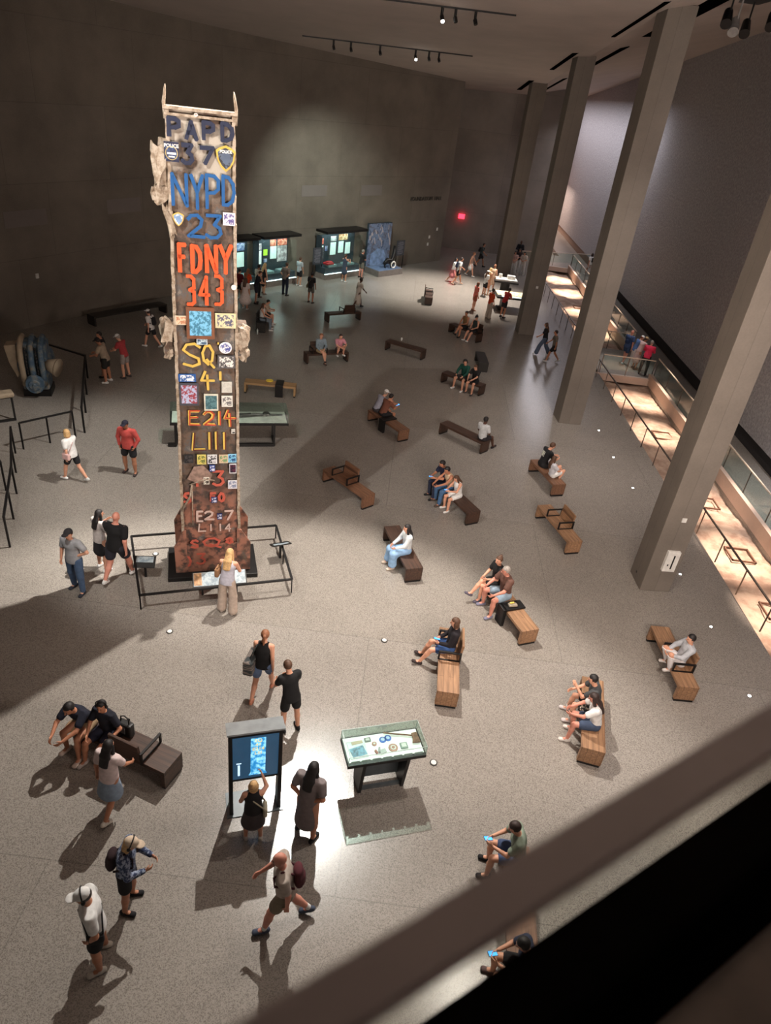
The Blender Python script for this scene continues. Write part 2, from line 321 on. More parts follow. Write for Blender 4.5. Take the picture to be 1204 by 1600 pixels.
# dark slots in the ceiling beside each column
def at_ceil(x,y):
    d=(x-602)/FPX*_R-(y-800)/FPX*_U+_F
    t=(15.47-.195-CH)/(d[2]+.0665*d[1]-.03*d[0]); p=CAM+t*d
    if p[0]>6.5: t=(15.47-.24*6.5-CH)/(d[2]+.0665*d[1]-.24*d[0]); p=CAM+t*d
    return Vector(p)
def slot(c,L,W,name='ceiling_slot'):
    m=MB(); x,y=c
    v=[]
    for dz in (-.03,.08):
        for dx,dy in ((-W/2,-L*.35),(W/2,-L/2),(W/2,L/2),(-W/2,L*.35)): v.append((x+dx,y+dy,ceil_z(x+dx,y+dy)+dz))
    m.add(v,[(0,3,2,1),(4,5,6,7),(0,1,5,4),(1,2,6,5),(2,3,7,6),(3,0,4,7)])
    return m
for i,P in enumerate(COLS):
    cx=sum(p[0] for p in P)/4; cy=sum(p[1] for p in P)/4
    tag(slot((cx+.25,cy+2.0),9.6,2.1).build('ceiling_slot',mat('slot_black',(.002,.002,.002),1.,spec=0)),f'black light slot in the ceiling around the {CN[i]} concrete column head','ceiling slot')
# lighting tracks
def track(a,b,n,lab,lit):
    A=Vector((a[0],a[1],ceil_z(*a)-.02)); B=Vector((b[0],b[1],ceil_z(*b)-.02))
    t=empty('lighting_track',A,0,lab,'track light'); d=B-A; m=MB(); m.bar((0,0,0),d,.07,.06); m.build('rail',BLACK,t)
    for i,f in enumerate(n):
        p=d*f; m=MB(); m.cyl((p.x,p.y,p.z-.28),.05,.26,10); m.tube([p+Vector((0,0,-.26)),p+Vector((.05,-.06,-.4))],[.07,.07],12)
        h=m.build('lamp_head',BLACK,t)
        if i in lit:
            m=MB(); q=p+Vector((.05,-.06,-.41)); m.sph(q,.06,8); l=m.build('lamp',mat('lamp_glow',(1,1,1),.3,emit=(1,.96,.9),es=60),h,True)
track(at_ceil(472,55)[:2],at_ceil(738,87)[:2],(.18,.28,.45,.66,.74,.8),'long thin black lighting track on the ceiling, the farther of two',(3,))
track(at_ceil(596,-3)[:2],at_ceil(806,23)[:2],(.45,.55,.7),'thin black lighting track at the top edge of the ceiling, the nearer of two',(0,))
# lamp cluster at the upper right
SCP=at_ceil(1172,-6); t=empty('spotlight_cluster',SCP,0,'cluster of black theatre spotlights hanging at the upper right ceiling corner','spotlights')
m=MB(); m.box((0,0,-.03),(1.3,2.0,.06)); m.build('mounting_plate',BLACK,t)
for k,(x,y,z) in enumerate(((-.7,-.8,-.7),(-.2,-.1,-.8),(.35,.5,-.75),(.7,-.5,-.6))):
    m=MB(); m.bar((x,y,0),(x,y,z+.2),.04); m.tube([(x,y+.15,z+.2),(x-.1,y-.25,z-.15)],[.12,.16],14); h=m.build('lamp_head',BLACK if k!=1 else mat('grey_lamp',(.3,.29,.28),.5),t)
# raised lettering, patches and small boxes on the left wall
def wall_point(s,z,off=.03):  # s = x coordinate along wall
    pts=smooth_path(WALL)
    for a,b in zip(pts[:-1],pts[1:]):
        if a.x<=s<=b.x:
            f=(s-a.x)/(b.x-a.x); p=a.lerp(b,f); d=(b-a).normalized(); n=Vector((d.y,-d.x,0)); return Vector((p.x,p.y,z))+n*off, math.atan2(d.y,d.x)
p,an=wall_point(-.02,4.4,.03)
ob=text_mesh('wall_lettering','FOUNDATION  HALL',.36,mat('letter_dark',(.07,.06,.05),.6),None,Matrix.Translation(p)@Matrix.Rotation(an,4,'Z')@Matrix.Rotation(R(90),4,'X'),.02)
tag(ob,'small dark raised capital lettering reading FOUNDATION HALL on the concrete wall','lettering')
M_PATCH=concrete('patched_concrete',(.205,.18,.165),None,.8,.08,.8)
for s,z,wd in ((-16.4,4.5,2.0),(-14.15,4.65,2.0),(-6.75,5.0,2.0),(-3.6,5.0,1.9),(-11.9,4.8,1.9)):
    p,an=wall_point(s,z,.0); m=MB(); m.box((0,0,0),(wd,.03,.62)); o=m.build('wall_panel',M_PATCH); o.location=p; o.rotation_euler=(0,0,an)
    tag(o,'pale rectangular patch panel set in the curved concrete wall','wall panel','pale rectangular panels in a row along the curved concrete wall')
for s,z,k in ((-16.35,2.15,0),(1.05,2.3,0),(.55,1.8,0),(.5,1.3,0)):
    p,an=wall_point(s,z,.02); m=MB(); m.box((0,0,0),(.14,.05,.2),0); o=m.build('wall_box',WHITE); o.location=p; o.rotation_euler=(0,0,an)
    tag(o,'small white box on the bare dark wall at far left' if s<-10 else 'small white control box near the end of the curved wall','wall box',None if s<-10 else 'small white control boxes near the end of the curved wall')
# exit light on far wall
t=empty('exit_sign',(3.0,60.55,2.55),0,'glowing red sign on the far concrete wall','exit sign')
m=MB(); m.box((0,0,0),(.5,.12,.34)); m.build('housing',mat('sign_red',(.5,.02,.02),.5,emit=(1,.03,.06),es=4),t)
l=bpy.data.lights.new('exit_glow','POINT'); l.energy=3; l.color=(1,.05,.08); l.shadow_soft_size=.15; o=bpy.data.objects.new('exit_glow',l); col.objects.link(o); o.location=(3.0,60.2,2.4)
# floor fittings and glint discs
for i,(x,y,lab) in enumerate(((265,987,'round pale floor cap on the shadow edge left of the steel column enclosure'),(600,1001,'round pale floor cap in open floor right of the two standing visitors in black'),(677,1192,'round pale floor cap beside the right end of the glass vitrine'),(243,866,'round pale floor cap inside the column enclosure, left of the plinth'))):
    p=at(x,y); m=MB(); m.cyl((0,0,0),.075,.012,24); o=m.build('floor_outlet',DARK); o.location=p; tag(o,lab,'floor outlet')
    m=MB(); m.cyl((0,0,.012),.052,.012,24); m.build('lid',WHITE,o)
M_GL=mat('glint_glow',(1,1,1),.3,emit=(1,.9,.8),es=22)
for x,y in ((935,673),(958,715),(988,763),(1062,898),(1110,980),(1170,1088)):  # added glowing discs imitate glints of unknown source on the floor
    p=at(x,y); m=MB(); m.cyl((0,0,0),.05,.012,20); o=m.build('floor_glint',DARK); o.location=p
    tag(o,'tiny glowing disc standing in for a floor glint beside the trench walkway','floor glint','row of tiny glint discs beside the trench')
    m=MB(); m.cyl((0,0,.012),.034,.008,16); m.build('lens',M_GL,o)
# ------------------------------------------------------------------ railings
M_RAIL=mat('bronze_rail',(.16,.13,.11),.4,.7); M_TOP=mat('pale_handrail',(.62,.54,.44),.45,.2)
def railing(pts,zt,lab,name='railing',m_post=M_RAIL,m_top=M_RAIL,glassy=False,sp=1.55,pw=.035,tw=.05,low=None,z0=0,lean=(0,0)):
    o=Vector(pts[0]); o=Vector((o.x,o.y,0)); t=empty(name,o,0,lab,'railing')
    P=[Vector((p[0],p[1],0))-o for p in pts]
    lv=Vector((lean[0],lean[1],0))
    for a,b in zip(P[:-1],P[1:]):
        m=MB(); m.bar(a+lv+Vector((0,0,zt)),b+lv+Vector((0,0,zt)),tw,tw*.7); m.build('handrail',m_top,t)
        n=max(1,round((b-a).length/sp)); g=MB()
        for k in range(n+1):
            if k==n and b is not P[-1]: continue
            q=a.lerp(b,k/n); m=MB(); m.bar(q+Vector((0,0,z0)),q+lv+Vector((0,0,zt)),pw,pw*.5); m.build('post',m_post,t)
        if low is not None:
            m=MB(); m.bar(a+Vector((0,0,low)),b+Vector((0,0,low)),tw*.5,tw*.5); m.build('lower_rail',m_post,t)
        if glassy:
            q=(a+b)/2; d=b-a; m=MB(); m.box((q.x,q.y,(zt+.25)/2-.02),(d.length,.012,zt-.3),math.atan2(d.y,d.x)); m.build('glass_panel',GLASS,t)
    return t
NX=lambda y:9.95-.0375*(y-13.7)
railing([(NX(6.5),6.5),(NX(57),57)],.84,'slim dark railing along the near edge of the lit trench',sp=1.53)
railing([(12.2,8.0),(12.2,33.2)],1.08,'glass railing with pale top rail on the far side of the trench, nearer stretch','glass_railing',M_RAIL,M_TOP,True,1.9,z0=.2)
railing([(12.2,37.7),(12.2,58.4)],1.08,'glass railing with pale top rail on the far side of the trench, farther stretch','glass_railing',M_RAIL,M_TOP,True,1.9,z0=.2)
railing([(9.55,33.25),(12.1,33.25)],.95,'pale railing on the front edge of the viewing platform over the trench','platform_railing',M_RAIL,M_TOP,True,1.3)
railing([(9.55,37.6),(12.1,37.6)],.95,'pale railing on the back edge of the viewing platform over the trench','platform_railing',M_RAIL,M_TOP,True,1.3)
railing([(7.6,57.6),(14.0,60.2)],1.0,'pale railing at the far end of the trench by the passage','end_railing',M_RAIL,M_TOP,True,1.6)
railing([(-18.2,33.4+.2-3),(-15.2,26.9)],.9,'black rail between the rusty machine and the curved wall','railing',BLACK,BLACK,sp=1.7,tw=.07,pw=.06) if False else None
railing([(-13.75,25.2),(-12.05,24.54),(-10.2,20.1)],.9,'black metal railing with a bend, around the right of the blue machine','railing',BLACK,BLACK,sp=1.8,tw=.07,pw=.06)
railing([(-10.35,19.75),(-11.4,18.5)],.9,'short black metal railing closing the front of the machine enclosure','railing',BLACK,BLACK,sp=.8,tw=.06,pw=.05)
railing([(-11.5,18.2),(-10.3,16.0),(-9.2,13.6)],.9,'black metal railing at the left picture edge, the lower right one of the crossing pair','railing',BLACK,BLACK,sp=1.3,tw=.06,pw=.05)
railing([(-11.75,17.3),(-10.65,16.1)],.9,'black metal railing at the left picture edge, the shorter of the crossing pair','railing',BLACK,BLACK,sp=.8,tw=.06,pw=.05)
# ------------------------------------------------------------------ balcony in front of the lens
RD=Vector((.81098,.58507,0)).normalized(); RN=Vector((-RD.y,RD.x,0))
def bal(name,n0,n1,z0,z1,mtl,a=-3,b=6,bevel=0,**k):
    m=MB(); P=[RN*n0+RD*a,RN*n1+RD*a,RN*n1+RD*b,RN*n0+RD*b]; m.prism([(p.x,p.y) for p in P],CH+z0,CH+z1); return m.build(name,mtl,bevel=bevel)
gr=empty('balcony_railing',(0,0,CH-1.7),0,'brownish metal balcony handrail with glass panel close to the camera','railing')
def par(o): o.parent=gr; o.matrix_parent_inverse=Matrix.Translation(-Vector((0,0,CH-1.7))); return o
M_HAND=mat('bronze_handrail',(.27,.235,.235),.42,.2,.06)
par(bal('handrail',.206,.262,-.713,-.70,M_HAND,bevel=.004)); par(bal('rail_highlight',.2045,.209,-.7135,-.7045,mat('highlight_strip',(.42,.35,.33),.3,.5)))  # pale strip on the inner edge paints in the rail's highlight
par(bal('glass_panel',.228,.24,-1.7,-.745,GLASS2))
for k in (1.05,3.2):
    m=MB(); p=RN*.225+RD*k; m.box((p.x,p.y,CH-.80),(.06,.035,.12),math.atan2(RD.y,RD.x)); par(m.build('bracket',BLACK))
cb=bal('balcony_kerb',.18,.44,-2.3,-1.7,mat('matt_black_kerb',(.0015,.0015,.0015),1.,spec=0)); tag(cb,'deep black balcony kerb running below the handrail','kerb')
bf=bal('floor_balcony',-3,.18,-2.3,-1.72,mat('balcony_stone',(.16,.13,.11),.6)); bf['kind']='structure'
spot('balcony_lamp',(1.5,-3,CH+3),(1.2,.4,CH-1),26,70,.8,(1,.8,.72))
# ------------------------------------------------------------------ signed-distance modelling
def surface_nets(F,org,h):
    nx,ny,nz=F.shape; ins=F<0
    c=[ins[i:nx-1+i,j:ny-1+j,k:nz-1+k] for i in(0,1) for j in(0,1) for k in(0,1)]
    s=sum(a.astype(np.int8) for a in c); act=(s>0)&(s<8)
    idx=np.full(act.shape,-1,np.int64); I=np.argwhere(act); idx[act]=np.arange(len(I))
    acc=np.zeros((len(I),3)); cnt=np.zeros(len(I))
    for ax in range(3):
        o=[k for k in range(3) if k!=ax]
        for u in (0,1):
            for v in (0,1):
                a=I.copy(); a[:,o[0]]+=u; a[:,o[1]]+=v; b=a.copy(); b[:,ax]+=1
                fa=F[a[:,0],a[:,1],a[:,2]]; fb=F[b[:,0],b[:,1],b[:,2]]; m_=(fa<0)!=(fb<0)
                t=np.where(m_,fa/np.where(m_,fa-fb,1),0); p=(a-I).astype(float); p[:,ax]+=t
                acc+=p*m_[:,None]; cnt+=m_
    V=(I+acc/cnt[:,None])*h+org; faces=[]
    for ax in range(3):
        o=[(ax+1)%3,(ax+2)%3]
        sl0=[slice(None)]*3; sl1=[slice(None)]*3; sl0[ax]=slice(0,-1); sl1[ax]=slice(1,None)
        A=ins[tuple(sl0)]; B=ins[tuple(sl1)]; E=np.argwhere(A!=B)
        E=E[(E[:,o[0]]>0)&(E[:,o[1]]>0)&(E[:,o[0]]<F.shape[o[0]]-1)&(E[:,o[1]]<F.shape[o[1]]-1)]
        if not len(E): continue
        q=[]
        for du,dv in ((-1,-1),(0,-1),(0,0),(-1,0)):
            g=E.copy(); g[:,o[0]]+=du; g[:,o[1]]+=dv; q.append(idx[g[:,0],g[:,1],g[:,2]])
        Q=np.stack(q,1); fl_=~A[E[:,0],E[:,1],E[:,2]]; Q[fl_]=Q[fl_][:,::-1]; faces.append(Q[(Q>=0).all(1)])
    return V,(np.concatenate(faces) if faces else np.zeros((0,4),int))
def smin(a,b,k):
    if k<=0: return np.minimum(a,b)
    h_=np.clip(.5+.5*(b-a)/k,0,1); return b*(1-h_)+a*h_-k*h_*(1-h_)
def V3(*a): return np.array(a,float)
def cone(p0,p1,a0,a1,b0=None,b1=None,side=(1,0,0),k=.02): return ('c',V3(*p0),V3(*p1),a0,a1,b0 or a0,b1 or a1,V3(*side),k)
def ell(c,r,Rm=None,k=.02): return ('e',V3(*c),V3(*r),np.eye(3) if Rm is None else Rm,k)
def prim_eval(P,q):
    if q[0]=='c':
        _,p0,p1,a0,a1,b0,b1,sd,k=q; ax=p1-p0; L=np.linalg.norm(ax)+1e-9; ax=ax/L; sd=sd-ax*(sd@ax); sd=sd/(np.linalg.norm(sd)+1e-9)
        r=P-p0; t=np.clip(r@ax,0,L); r=r-t[...,None]*ax; f=t/L; a=a0+(a1-a0)*f; b=b0+(b1-b0)*f
        u=r@sd; v=np.sqrt(np.maximum((r*r).sum(-1)-u*u,0)); kk=np.sqrt((u/a)**2+(v/b)**2); return (kk-1)*np.minimum(a,b)
    _,c,r,Rm,k=q; l=(P-c)@Rm; k0=np.sqrt(((l/r)**2).sum(-1)); k1=np.sqrt(((l/(r*r))**2).sum(-1))+1e-9; return k0*(k0-1)/k1
def bounds(prims,mg):
    lo=np.full(3,1e9);hi=-lo
    for q in prims:
        if q[0]=='c':
            rr=max(q[3:7]); 
            for p in (q[1],q[2]): lo=np.minimum(lo,p-rr);hi=np.maximum(hi,p+rr)
        else: rr=q[2].max(); lo=np.minimum(lo,q[1]-rr);hi=np.maximum(hi,q[1]+rr)
    return lo-mg,hi+mg
def sdf_mesh(prims,h,cut=None,noise=0,post=None):
    lo,hi=bounds(prims,h*2.5+noise); n=np.ceil((hi-lo)/h).astype(int)+1
    ax=[lo[i]+h*np.arange(n[i]) for i in range(3)]; P=np.stack(np.meshgrid(*ax,indexing='ij'),-1).astype(np.float32)
    F=None
    for q in prims:
        l2,h2=bounds([q],.09)
        i0=[max(0,int((l2[a]-lo[a])/h)) for a in range(3)]; i1=[min(n[a],int((h2[a]-lo[a])/h)+2) for a in range(3)]
        sl=tuple(slice(a,b) for a,b in zip(i0,i1))
        if F is None: F=np.full(tuple(n),.2,np.float32)
        F[sl]=smin(F[sl],prim_eval(P[sl],q),q[-1])
    if cut: F=cut(P,F)
    F=np.where(F==0,1e-6,F)
    F[0]=.2;F[-1]=.2;F[:,0]=.2;F[:,-1]=.2;F[:,:,0]=.2;F[:,:,-1]=.2
    return surface_nets(F,lo,h)
def arr_obj(name,parts,mats,parent):
    vs=[];fs=[];mi=[];k=0
    for V,Fq,m_ in parts:
        vs.append(V); fs.append(Fq+k); mi.append(np.full(len(Fq),m_)); k+=len(V)
    V=np.concatenate(vs);Fq=np.concatenate(fs);mi=np.concatenate(mi)
    me=bpy.data.meshes.new(name); me.vertices.add(len(V)); me.vertices.foreach_set('co',V.astype(np.float32).ravel())
    me.loops.add(Fq.size); me.loops.foreach_set('vertex_index',Fq.astype(np.int32).ravel())
    me.polygons.add(len(Fq)); me.polygons.foreach_set('loop_start',np.arange(0,Fq.size,4,dtype=np.int32)); 
    for m_ in mats: me.materials.append(m_)
    me.polygons.foreach_set('material_index',mi.astype(np.int32)); me.polygons.foreach_set('use_smooth',np.ones(len(Fq),bool))
    me.update(calc_edges=True); me.validate(); o=bpy.data.objects.new(name,me); col.objects.link(o); o.parent=parent; return o
# ------------------------------------------------------------------ people
SKIN={'l':S(216,160,132),'m':S(186,128,98),'t':S(160,105,78),'d':S(84,54,40),'r':S(208,142,122)}
def cloth(c): return mat('cloth_%d_%d_%d'%tuple(int(v*999) for v in c),c,.9,0,.10,14.,.15)
HAIR={'black':S(26,22,22),'dark':S(48,34,30),'brown':S(84,58,42),'blond':S(198,160,110),'grey':S(150,142,134),'red':S(120,66,44),'ginger':S(140,92,64)}
def dvec(a,o,s):  # a = swing forward from straight down, o = outward; s = side sign
    a=R(a);o=R(o); return V3(s*math.sin(o),math.sin(a)*math.cos(o),-math.cos(a)*math.cos(o))
POSE={ # lean, head pitch, head yaw, arms (upper a,out, fore a,out) L,R ; legs (thigh,shin,out) L,R
 'stand':(2,5,0,(4,12,14,4),(2,12,12,4),(3,-3,5),(-1,-5,6)),
 'stand2':(3,14,18,(6,14,30,-8),(-4,14,8,6),(8,0,6),(-3,-9,5)),
 'front':(4,18,0,(14,12,72,-48),(14,12,68,-46),(2,-4,5),(0,-5,5)),
 'down':(14,32,-10,(16,12,60,-20),(12,12,70,-24),(4,-4,5),(0,-8,6)),
 'walk':(6,6,0,(-20,9,0,4),(22,9,46,-4),(26,12,2),(-14,-38,2)),
 'walk2':(6,12,12,(18,9,36,-6),(-22,9,-4,4),(-12,-34,2),(24,14,3)),
 'stride':(6,10,0,(22,12,50,-10),(-20,14,-2,4),(26,14,3),(-16,-34,3)),
 'photo':(2,-4,0,(48,16,112,-32),(46,16,116,-30),(3,-3,5),(0,-5,6)),
 'phone':(5,28,0,(18,10,86,-26),(12,12,78,-34),(2,-4,5),(0,-6,6)),
 'hip':(1,4,10,(-8,40,24,-58),(4,14,14,2),(6,0,7),(-4,-8,7)),
 'pockets':(2,10,0,(-10,22,24,-18),(-10,22,24,-18),(5,-2,6),(-2,-7,6)),
 'back':(6,14,0,(-24,18,-8,-52),(-24,18,-4,-50),(5,-1,7),(-3,-8,7)),
 'crossed':(2,8,0,(14,16,70,-66),(18,16,76,-62),(3,-3,6),(-1,-6,6)),
 'look':(16,20,0,(24,10,62,-30),(20,10,70,-28),(4,-3,5),(0,-7,6)),
 'wave':(2,-6,0,(10,14,60,-30),(60,20,140,-20),(3,-3,5),(0,-5,6)),
 'hands_mouth':(3,10,-15,(30,12,128,-34),(10,14,60,-40),(3,-3,5),(0,-5,6)),
 'sit':(4,8,0,(26,10,66,-22),(24,10,62,-20),(None,0,6),(None,4,6)),
 'sit_phone':(12,34,0,(26,10,88,-28),(24,10,84,-30),(None,2,5),(None,-4,6)),
 'sit_lean':(30,28,0,(40,8,62,-22),(38,8,60,-20),(None,6,8),(None,-6,8)),
 'sit_out':(-4,10,0,(20,12,70,-26),(18,12,66,-26),(None,30,5),(None,22,4)),
 'sit_cross':(2,10,12,(26,10,72,-34),(22,10,60,-20),(None,4,-2),(96,38,-9)),
 'sit_chin':(16,22,0,(44,8,132,-22),(28,10,60,-20),(None,0,6),(None,8,8)),
 'sit_wide':(8,16,-14,(34,14,60,-14),(30,14,66,-18),(None,4,14),(None,-4,16)),
 'sit_knees':(-14,14,0,(52,14,78,-30),(48,14,74,-30),(128,-14,5),(122,-22,7)),
 'sit_arm':(6,6,18,(0,36,76,-6),(26,12,62,-24),(None,0,8),(None,8,8)),
}
class Fig: pass
def person(x,y,face,pose,label,top,bot,hair,skin='l',shoes=S(230,228,222),H=1.68,wd=1.,seat=None,cap=None,phones=False,group=None,yaw=None,z=0.,hat=None,glasses=False,sock=None,leanx=None,pants_r=None):
    P=POSE[pose]; lean,hp,hy,aL,aR,lL,lR=P
    if yaw is not None: hy=yaw
    if leanx is not None: lean=leanx
    s=H/1.72; sitting=pose.startswith('sit')
    loc=at(x,y,seat if seat else z) if not isinstance(x,tuple) else Vector((*x,z))
    dist=loc.y; h=.0115 if dist<14 else (.0145 if dist<24 else (.019 if dist<36 else .025)); hh=.0055 if dist<16 else (.007 if dist<30 else .0095)
    fig=Fig(); fig.s=s
    hipz=(.93*s) if not sitting else (seat if seat else .45)+.10*s
    th,sh=.43*s,.42*s; up=V3(0,math.sin(R(lean)),math.cos(R(lean))); fw=V3(0,math.cos(R(lean)),-math.sin(R(lean)))
    pel=V3(0,0,hipz); legs=[]
    for sd,(ta,sa,o) in ((-1,lL),(1,lR)):
        hip=pel+V3(sd*.095*s*wd,0,-.03*s)
        if ta is None:
            drop=hip[2]-z-.085*s-sh*math.cos(R(sa))*math.cos(R(o*.3)); ta=math.degrees(math.acos(max(-1,min(1,drop/(th*math.cos(R(o)))))))
        kn=hip+dvec(ta,o,sd)*th; an=kn+dvec(sa,o*.3,sd)*sh
        legs.append([sd,hip,kn,an,sa,o])
    if not sitting:
        low=min(l[3][2]-(.085*s if l[4]>-20 else .16*s) for l in legs); dz=z-low
        pel[2]+=dz
        for l in legs: l[1][2]+=dz;l[2][2]+=dz;l[3][2]+=dz
        mid=(legs[0][3]+legs[1][3])/2; off=V3(-mid[0],-mid[1]-.04,0)
    else: off=V3(0,0,0)
    pel=pel+off
    for l in legs: l[1]=l[1]+off;l[2]=l[2]+off;l[3]=l[3]+off
    base=(loc.x,loc.y,z); rz=R(face)
    root_o=V3(0,0,-z); pel=pel+root_o
    for l in legs:
        for i in (1,2,3): l[i]=l[i]+root_o
    ch=pel+up*.36*s; nb=pel+up*.50*s; X=V3(1,0,0)
    hyr,hpr=R(hy),R(hp-0)
    hup=V3(math.sin(hyr)*math.sin(hpr)*.6*-1*-1,math.sin(hpr)*.75,math.cos(hpr)); hup/=np.linalg.norm(hup)
    hfw=V3(-math.sin(hyr)*math.cos(hpr),math.cos(hyr)*math.cos(hpr),-math.sin(hpr)); hfw-=hup*(hfw@hup); hfw/=np.linalg.norm(hfw); hx=np.cross(hfw,hup)
    HR=np.stack([hx,hfw,hup],1)
    neck=nb+up*.05*s+hfw*.01; hc=neck+hup*.115*s+hfw*.02*s
    fig.__dict__.update(ch=ch,pel=pel,nb=nb,up=up,fw=fw,hc=hc,HR=HR,legs=legs)
    arms=[]
    for sd,(ua,uo,fa,fo) in ((-1,aL),(1,aR)):
        shd=pel+up*.455*s+X*sd*.172*s*wd; uv=dvec(ua+lean*.6,uo,sd); el=shd+uv*.285*s; fv=dvec(fa+lean*.3,fo,sd); wr=el+fv*.245*s; arms.append([sd,shd,el,wr,fv])
    fig.arms=arms
    B=[]; w_=wd*s
    tor=lambda e: [cone(pel+up*.0,pel+up*.20*s,.150*w_+e,.128*w_+e,.105*w_+e,.092*w_+e,X,.05),cone(pel+up*.20*s,ch+up*.02*s,.128*w_+e,.150*w_+e,.092*w_+e,.108*w_+e,X,.05),cone(ch+up*.0,ch+up*.075*s,.150*w_+e,.125*w_+e,.10*w_+e,.075*s+e,X,.05),cone(pel+up*.44*s-X*.12*w_,pel+up*.44*s+X*.12*w_,.055*s+e,.055*s+e,k=.05)]
    B+=tor(0)
    B+=[cone(nb-up*.03*s,hc-hup*.05*s,.056*s,.052*s,k=.025)]
    B+=[ell(hc+hup*.02*s,(.074*s,.094*s,.098*s),HR,.02),ell(hc-hup*.055*s+hfw*.025*s,(.052*s,.062*s,.058*s),HR,.03)]
    B+=[cone(hc+hfw*.092*s+hup*.012*s,hc+hfw*.112*s-hup*.018*s,.009*s,.014*s,k=.012)]
    for sd in (-1,1): B.append(ell(hc+hx*sd*.076*s-hup*.005*s-hfw*.005,(.012*s,.02*s,.032*s),HR,.008))
    for sd,shd,el,wr,fv in arms:
        B+=[cone(shd,el,.050*w_,.038*w_,k=.03),cone(el,wr,.040*w_,.026*s,k=.015)]
    fr=[]
    for sd,hip,kn,an,sa,o in legs:
        B+=[cone(hip,kn,.088*w_,.056*w_,k=.04),cone(kn,kn+(an-kn)*.35,.054*w_,.056*w_,k=.02),cone(kn+(an-kn)*.35,an,.056*w_,.036*s,k=.02)]
        til=R(min(0,sa+14)) if not sitting else (R(max(0,sa-8)) if sa>12 else 0)
        fd=V3(sd*math.sin(R(8)),math.cos(til),math.sin(til)); fd/=np.linalg.norm(fd); nrm=np.cross(np.cross(fd,V3(0,0,1)),fd); nrm/=np.linalg.norm(nrm)
        B+=[cone(an-nrm*.02*s,an+fd*.12*s-nrm*.045*s,.036*s,.034*s,.034*s,.024*s,np.cross(fd,nrm),.02)]
        fr.append((sd,an,fd,nrm))
    sk=mat('skin_'+skin,SKIN[skin],.55,0,.05,9.); parts=[(*sdf_mesh(B,h),0)]
    for sd,shd,el,wr,fv in arms:   # hands: palm, four curled fingers, thumb at the side of the palm
        inn=-X*sd; inn=inn-fv*(inn@fv); inn/=np.linalg.norm(inn); acr=np.cross(fv,inn)*1.0
        if acr[2]+acr[1]<0: acr=-acr
        pc=wr+fv*.045*s; Hd=[cone(wr-fv*.02,wr+fv*.02*s,.025*s,.028*s,.02*s,.018*s,acr,.01),cone(wr+fv*.02*s,wr+fv*.075*s,.030*s,.036*s,.015*s,.014*s,acr,.012)]
        for i,(o_,L) in enumerate(((.028,.066),(.010,.074),(-.009,.069),(-.027,.054))):
            b0=wr+fv*.082*s+acr*o_*s; c1=fv*math.cos(.35)+inn*math.sin(.35); c2=fv*math.cos(1.0)+inn*math.sin(1.0)
            b1=b0+c1*L*.5*s; b2=b1+c2*L*.5*s; Hd+=[cone(b0,b1,.0088*s,.008*s,k=.004),cone(b1,b2,.008*s,.0068*s,k=.004)]
        t0=wr+fv*.03*s+acr*.028*s; t1=t0+(acr*.7+fv*.6+inn*.35)*.032*s; t2=t1+(acr*.25+fv*.8+inn*.5)*.028*s
        Hd+=[cone(t0,t1,.0115*s,.010*s,k=.006),cone(t1,t2,.010*s,.008*s,k=.004)]
        parts.append((*sdf_mesh(Hd,hh),0))
    fm=[(ell(hc+hx*sd*.030*s+hfw*.088*s+hup*.018*s,(.012*s,.008*s,.008*s),HR),1) for sd in(-1,1)]+[(ell(hc+hfw*.086*s-hup*.048*s,(.022*s,.010*s,.006*s),HR),2)]
    if dist<30:
        for q,mi_ in fm: parts.append((*sdf_mesh([q],.004*s),mi_))
    name='person'; em=None
    body=arr_obj(name,parts,[sk,mat('eye_dark',(.03,.02,.02),.3),mat('lips',tuple(v*.75 for v in SKIN[skin]),.5)],None)
    body.location=base; body.rotation_euler=(0,0,rz); tag(body,label,'person',group); fig.o=body
    C=lambda nm,pr,c,cut=None,hs=h: arr_obj(nm,[(*sdf_mesh(pr,hs,cut),0)],[c if not isinstance(c,tuple) else cloth(c)],body)
    e=.016
    # top
    kind,tc=top; dress=kind=='dress'
    T=tor(e)[:3] if kind!='none' else []
    if kind in('tank','dress_tank'): T+= [cone(pel+up*.40*s-X*.09*w_,pel+up*.40*s+X*.09*w_,.07*s,.07*s,k=.03)]
    elif kind!='none': T+=[cone(pel+up*.44*s-X*.15*w_,pel+up*.44*s+X*.15*w_,.062*s+e,.062*s+e,k=.05)]
    if kind in('tee','shirt','dress'):
        for sd,shd,el,wr,fv in arms: T.append(cone(shd,shd+(el-shd)*.62,.05*w_+.027,.05*w_+.018,k=.03))
    if kind=='long':
        for sd,shd,el,wr,fv in arms: T+=[cone(shd,el,.05*w_+.027,.04*w_+.018,k=.03),cone(el,el+(wr-el)*.92,.04*w_+.016,.028*s+.014,k=.02)]
    def skirt(L,e1,r):
        if sitting:
            q=[]
            for l in legs: q+=[cone(l[1],l[2],.105*w_,.095*w_,k=.10)]+([cone(l[2],l[2]+(l[3]-l[2])*max(0,(L-.5)*2),.095*w_,.10*w_+.02,k=.10)] if L>.5 else [])
            return q
        hm=pel*(1-L)+((legs[0][3]+legs[1][3])/2)*L
        return [cone(pel+up*.06*s,hm,.155*w_,r,.115*w_,r*.8,X,.04)]
    if kind in('dress','dress_tank'): T+=skirt(bot[2] if len(bot)>2 else .5,e,bot[3] if len(bot)>3 else .26)
    if kind not in('none',) and not sitting and kind not in('dress','dress_tank'): T+=[cone(pel-up*.06*s,pel+up*.1*s,.160*w_+e,.150*w_+e,.118*w_+e,.105*w_+e,X,.03)]
    cn={'tee':'shirt','shirt':'shirt','tank':'tank_top','long':'sweater','dress':'dress','dress_tank':'dress'}.get(kind)
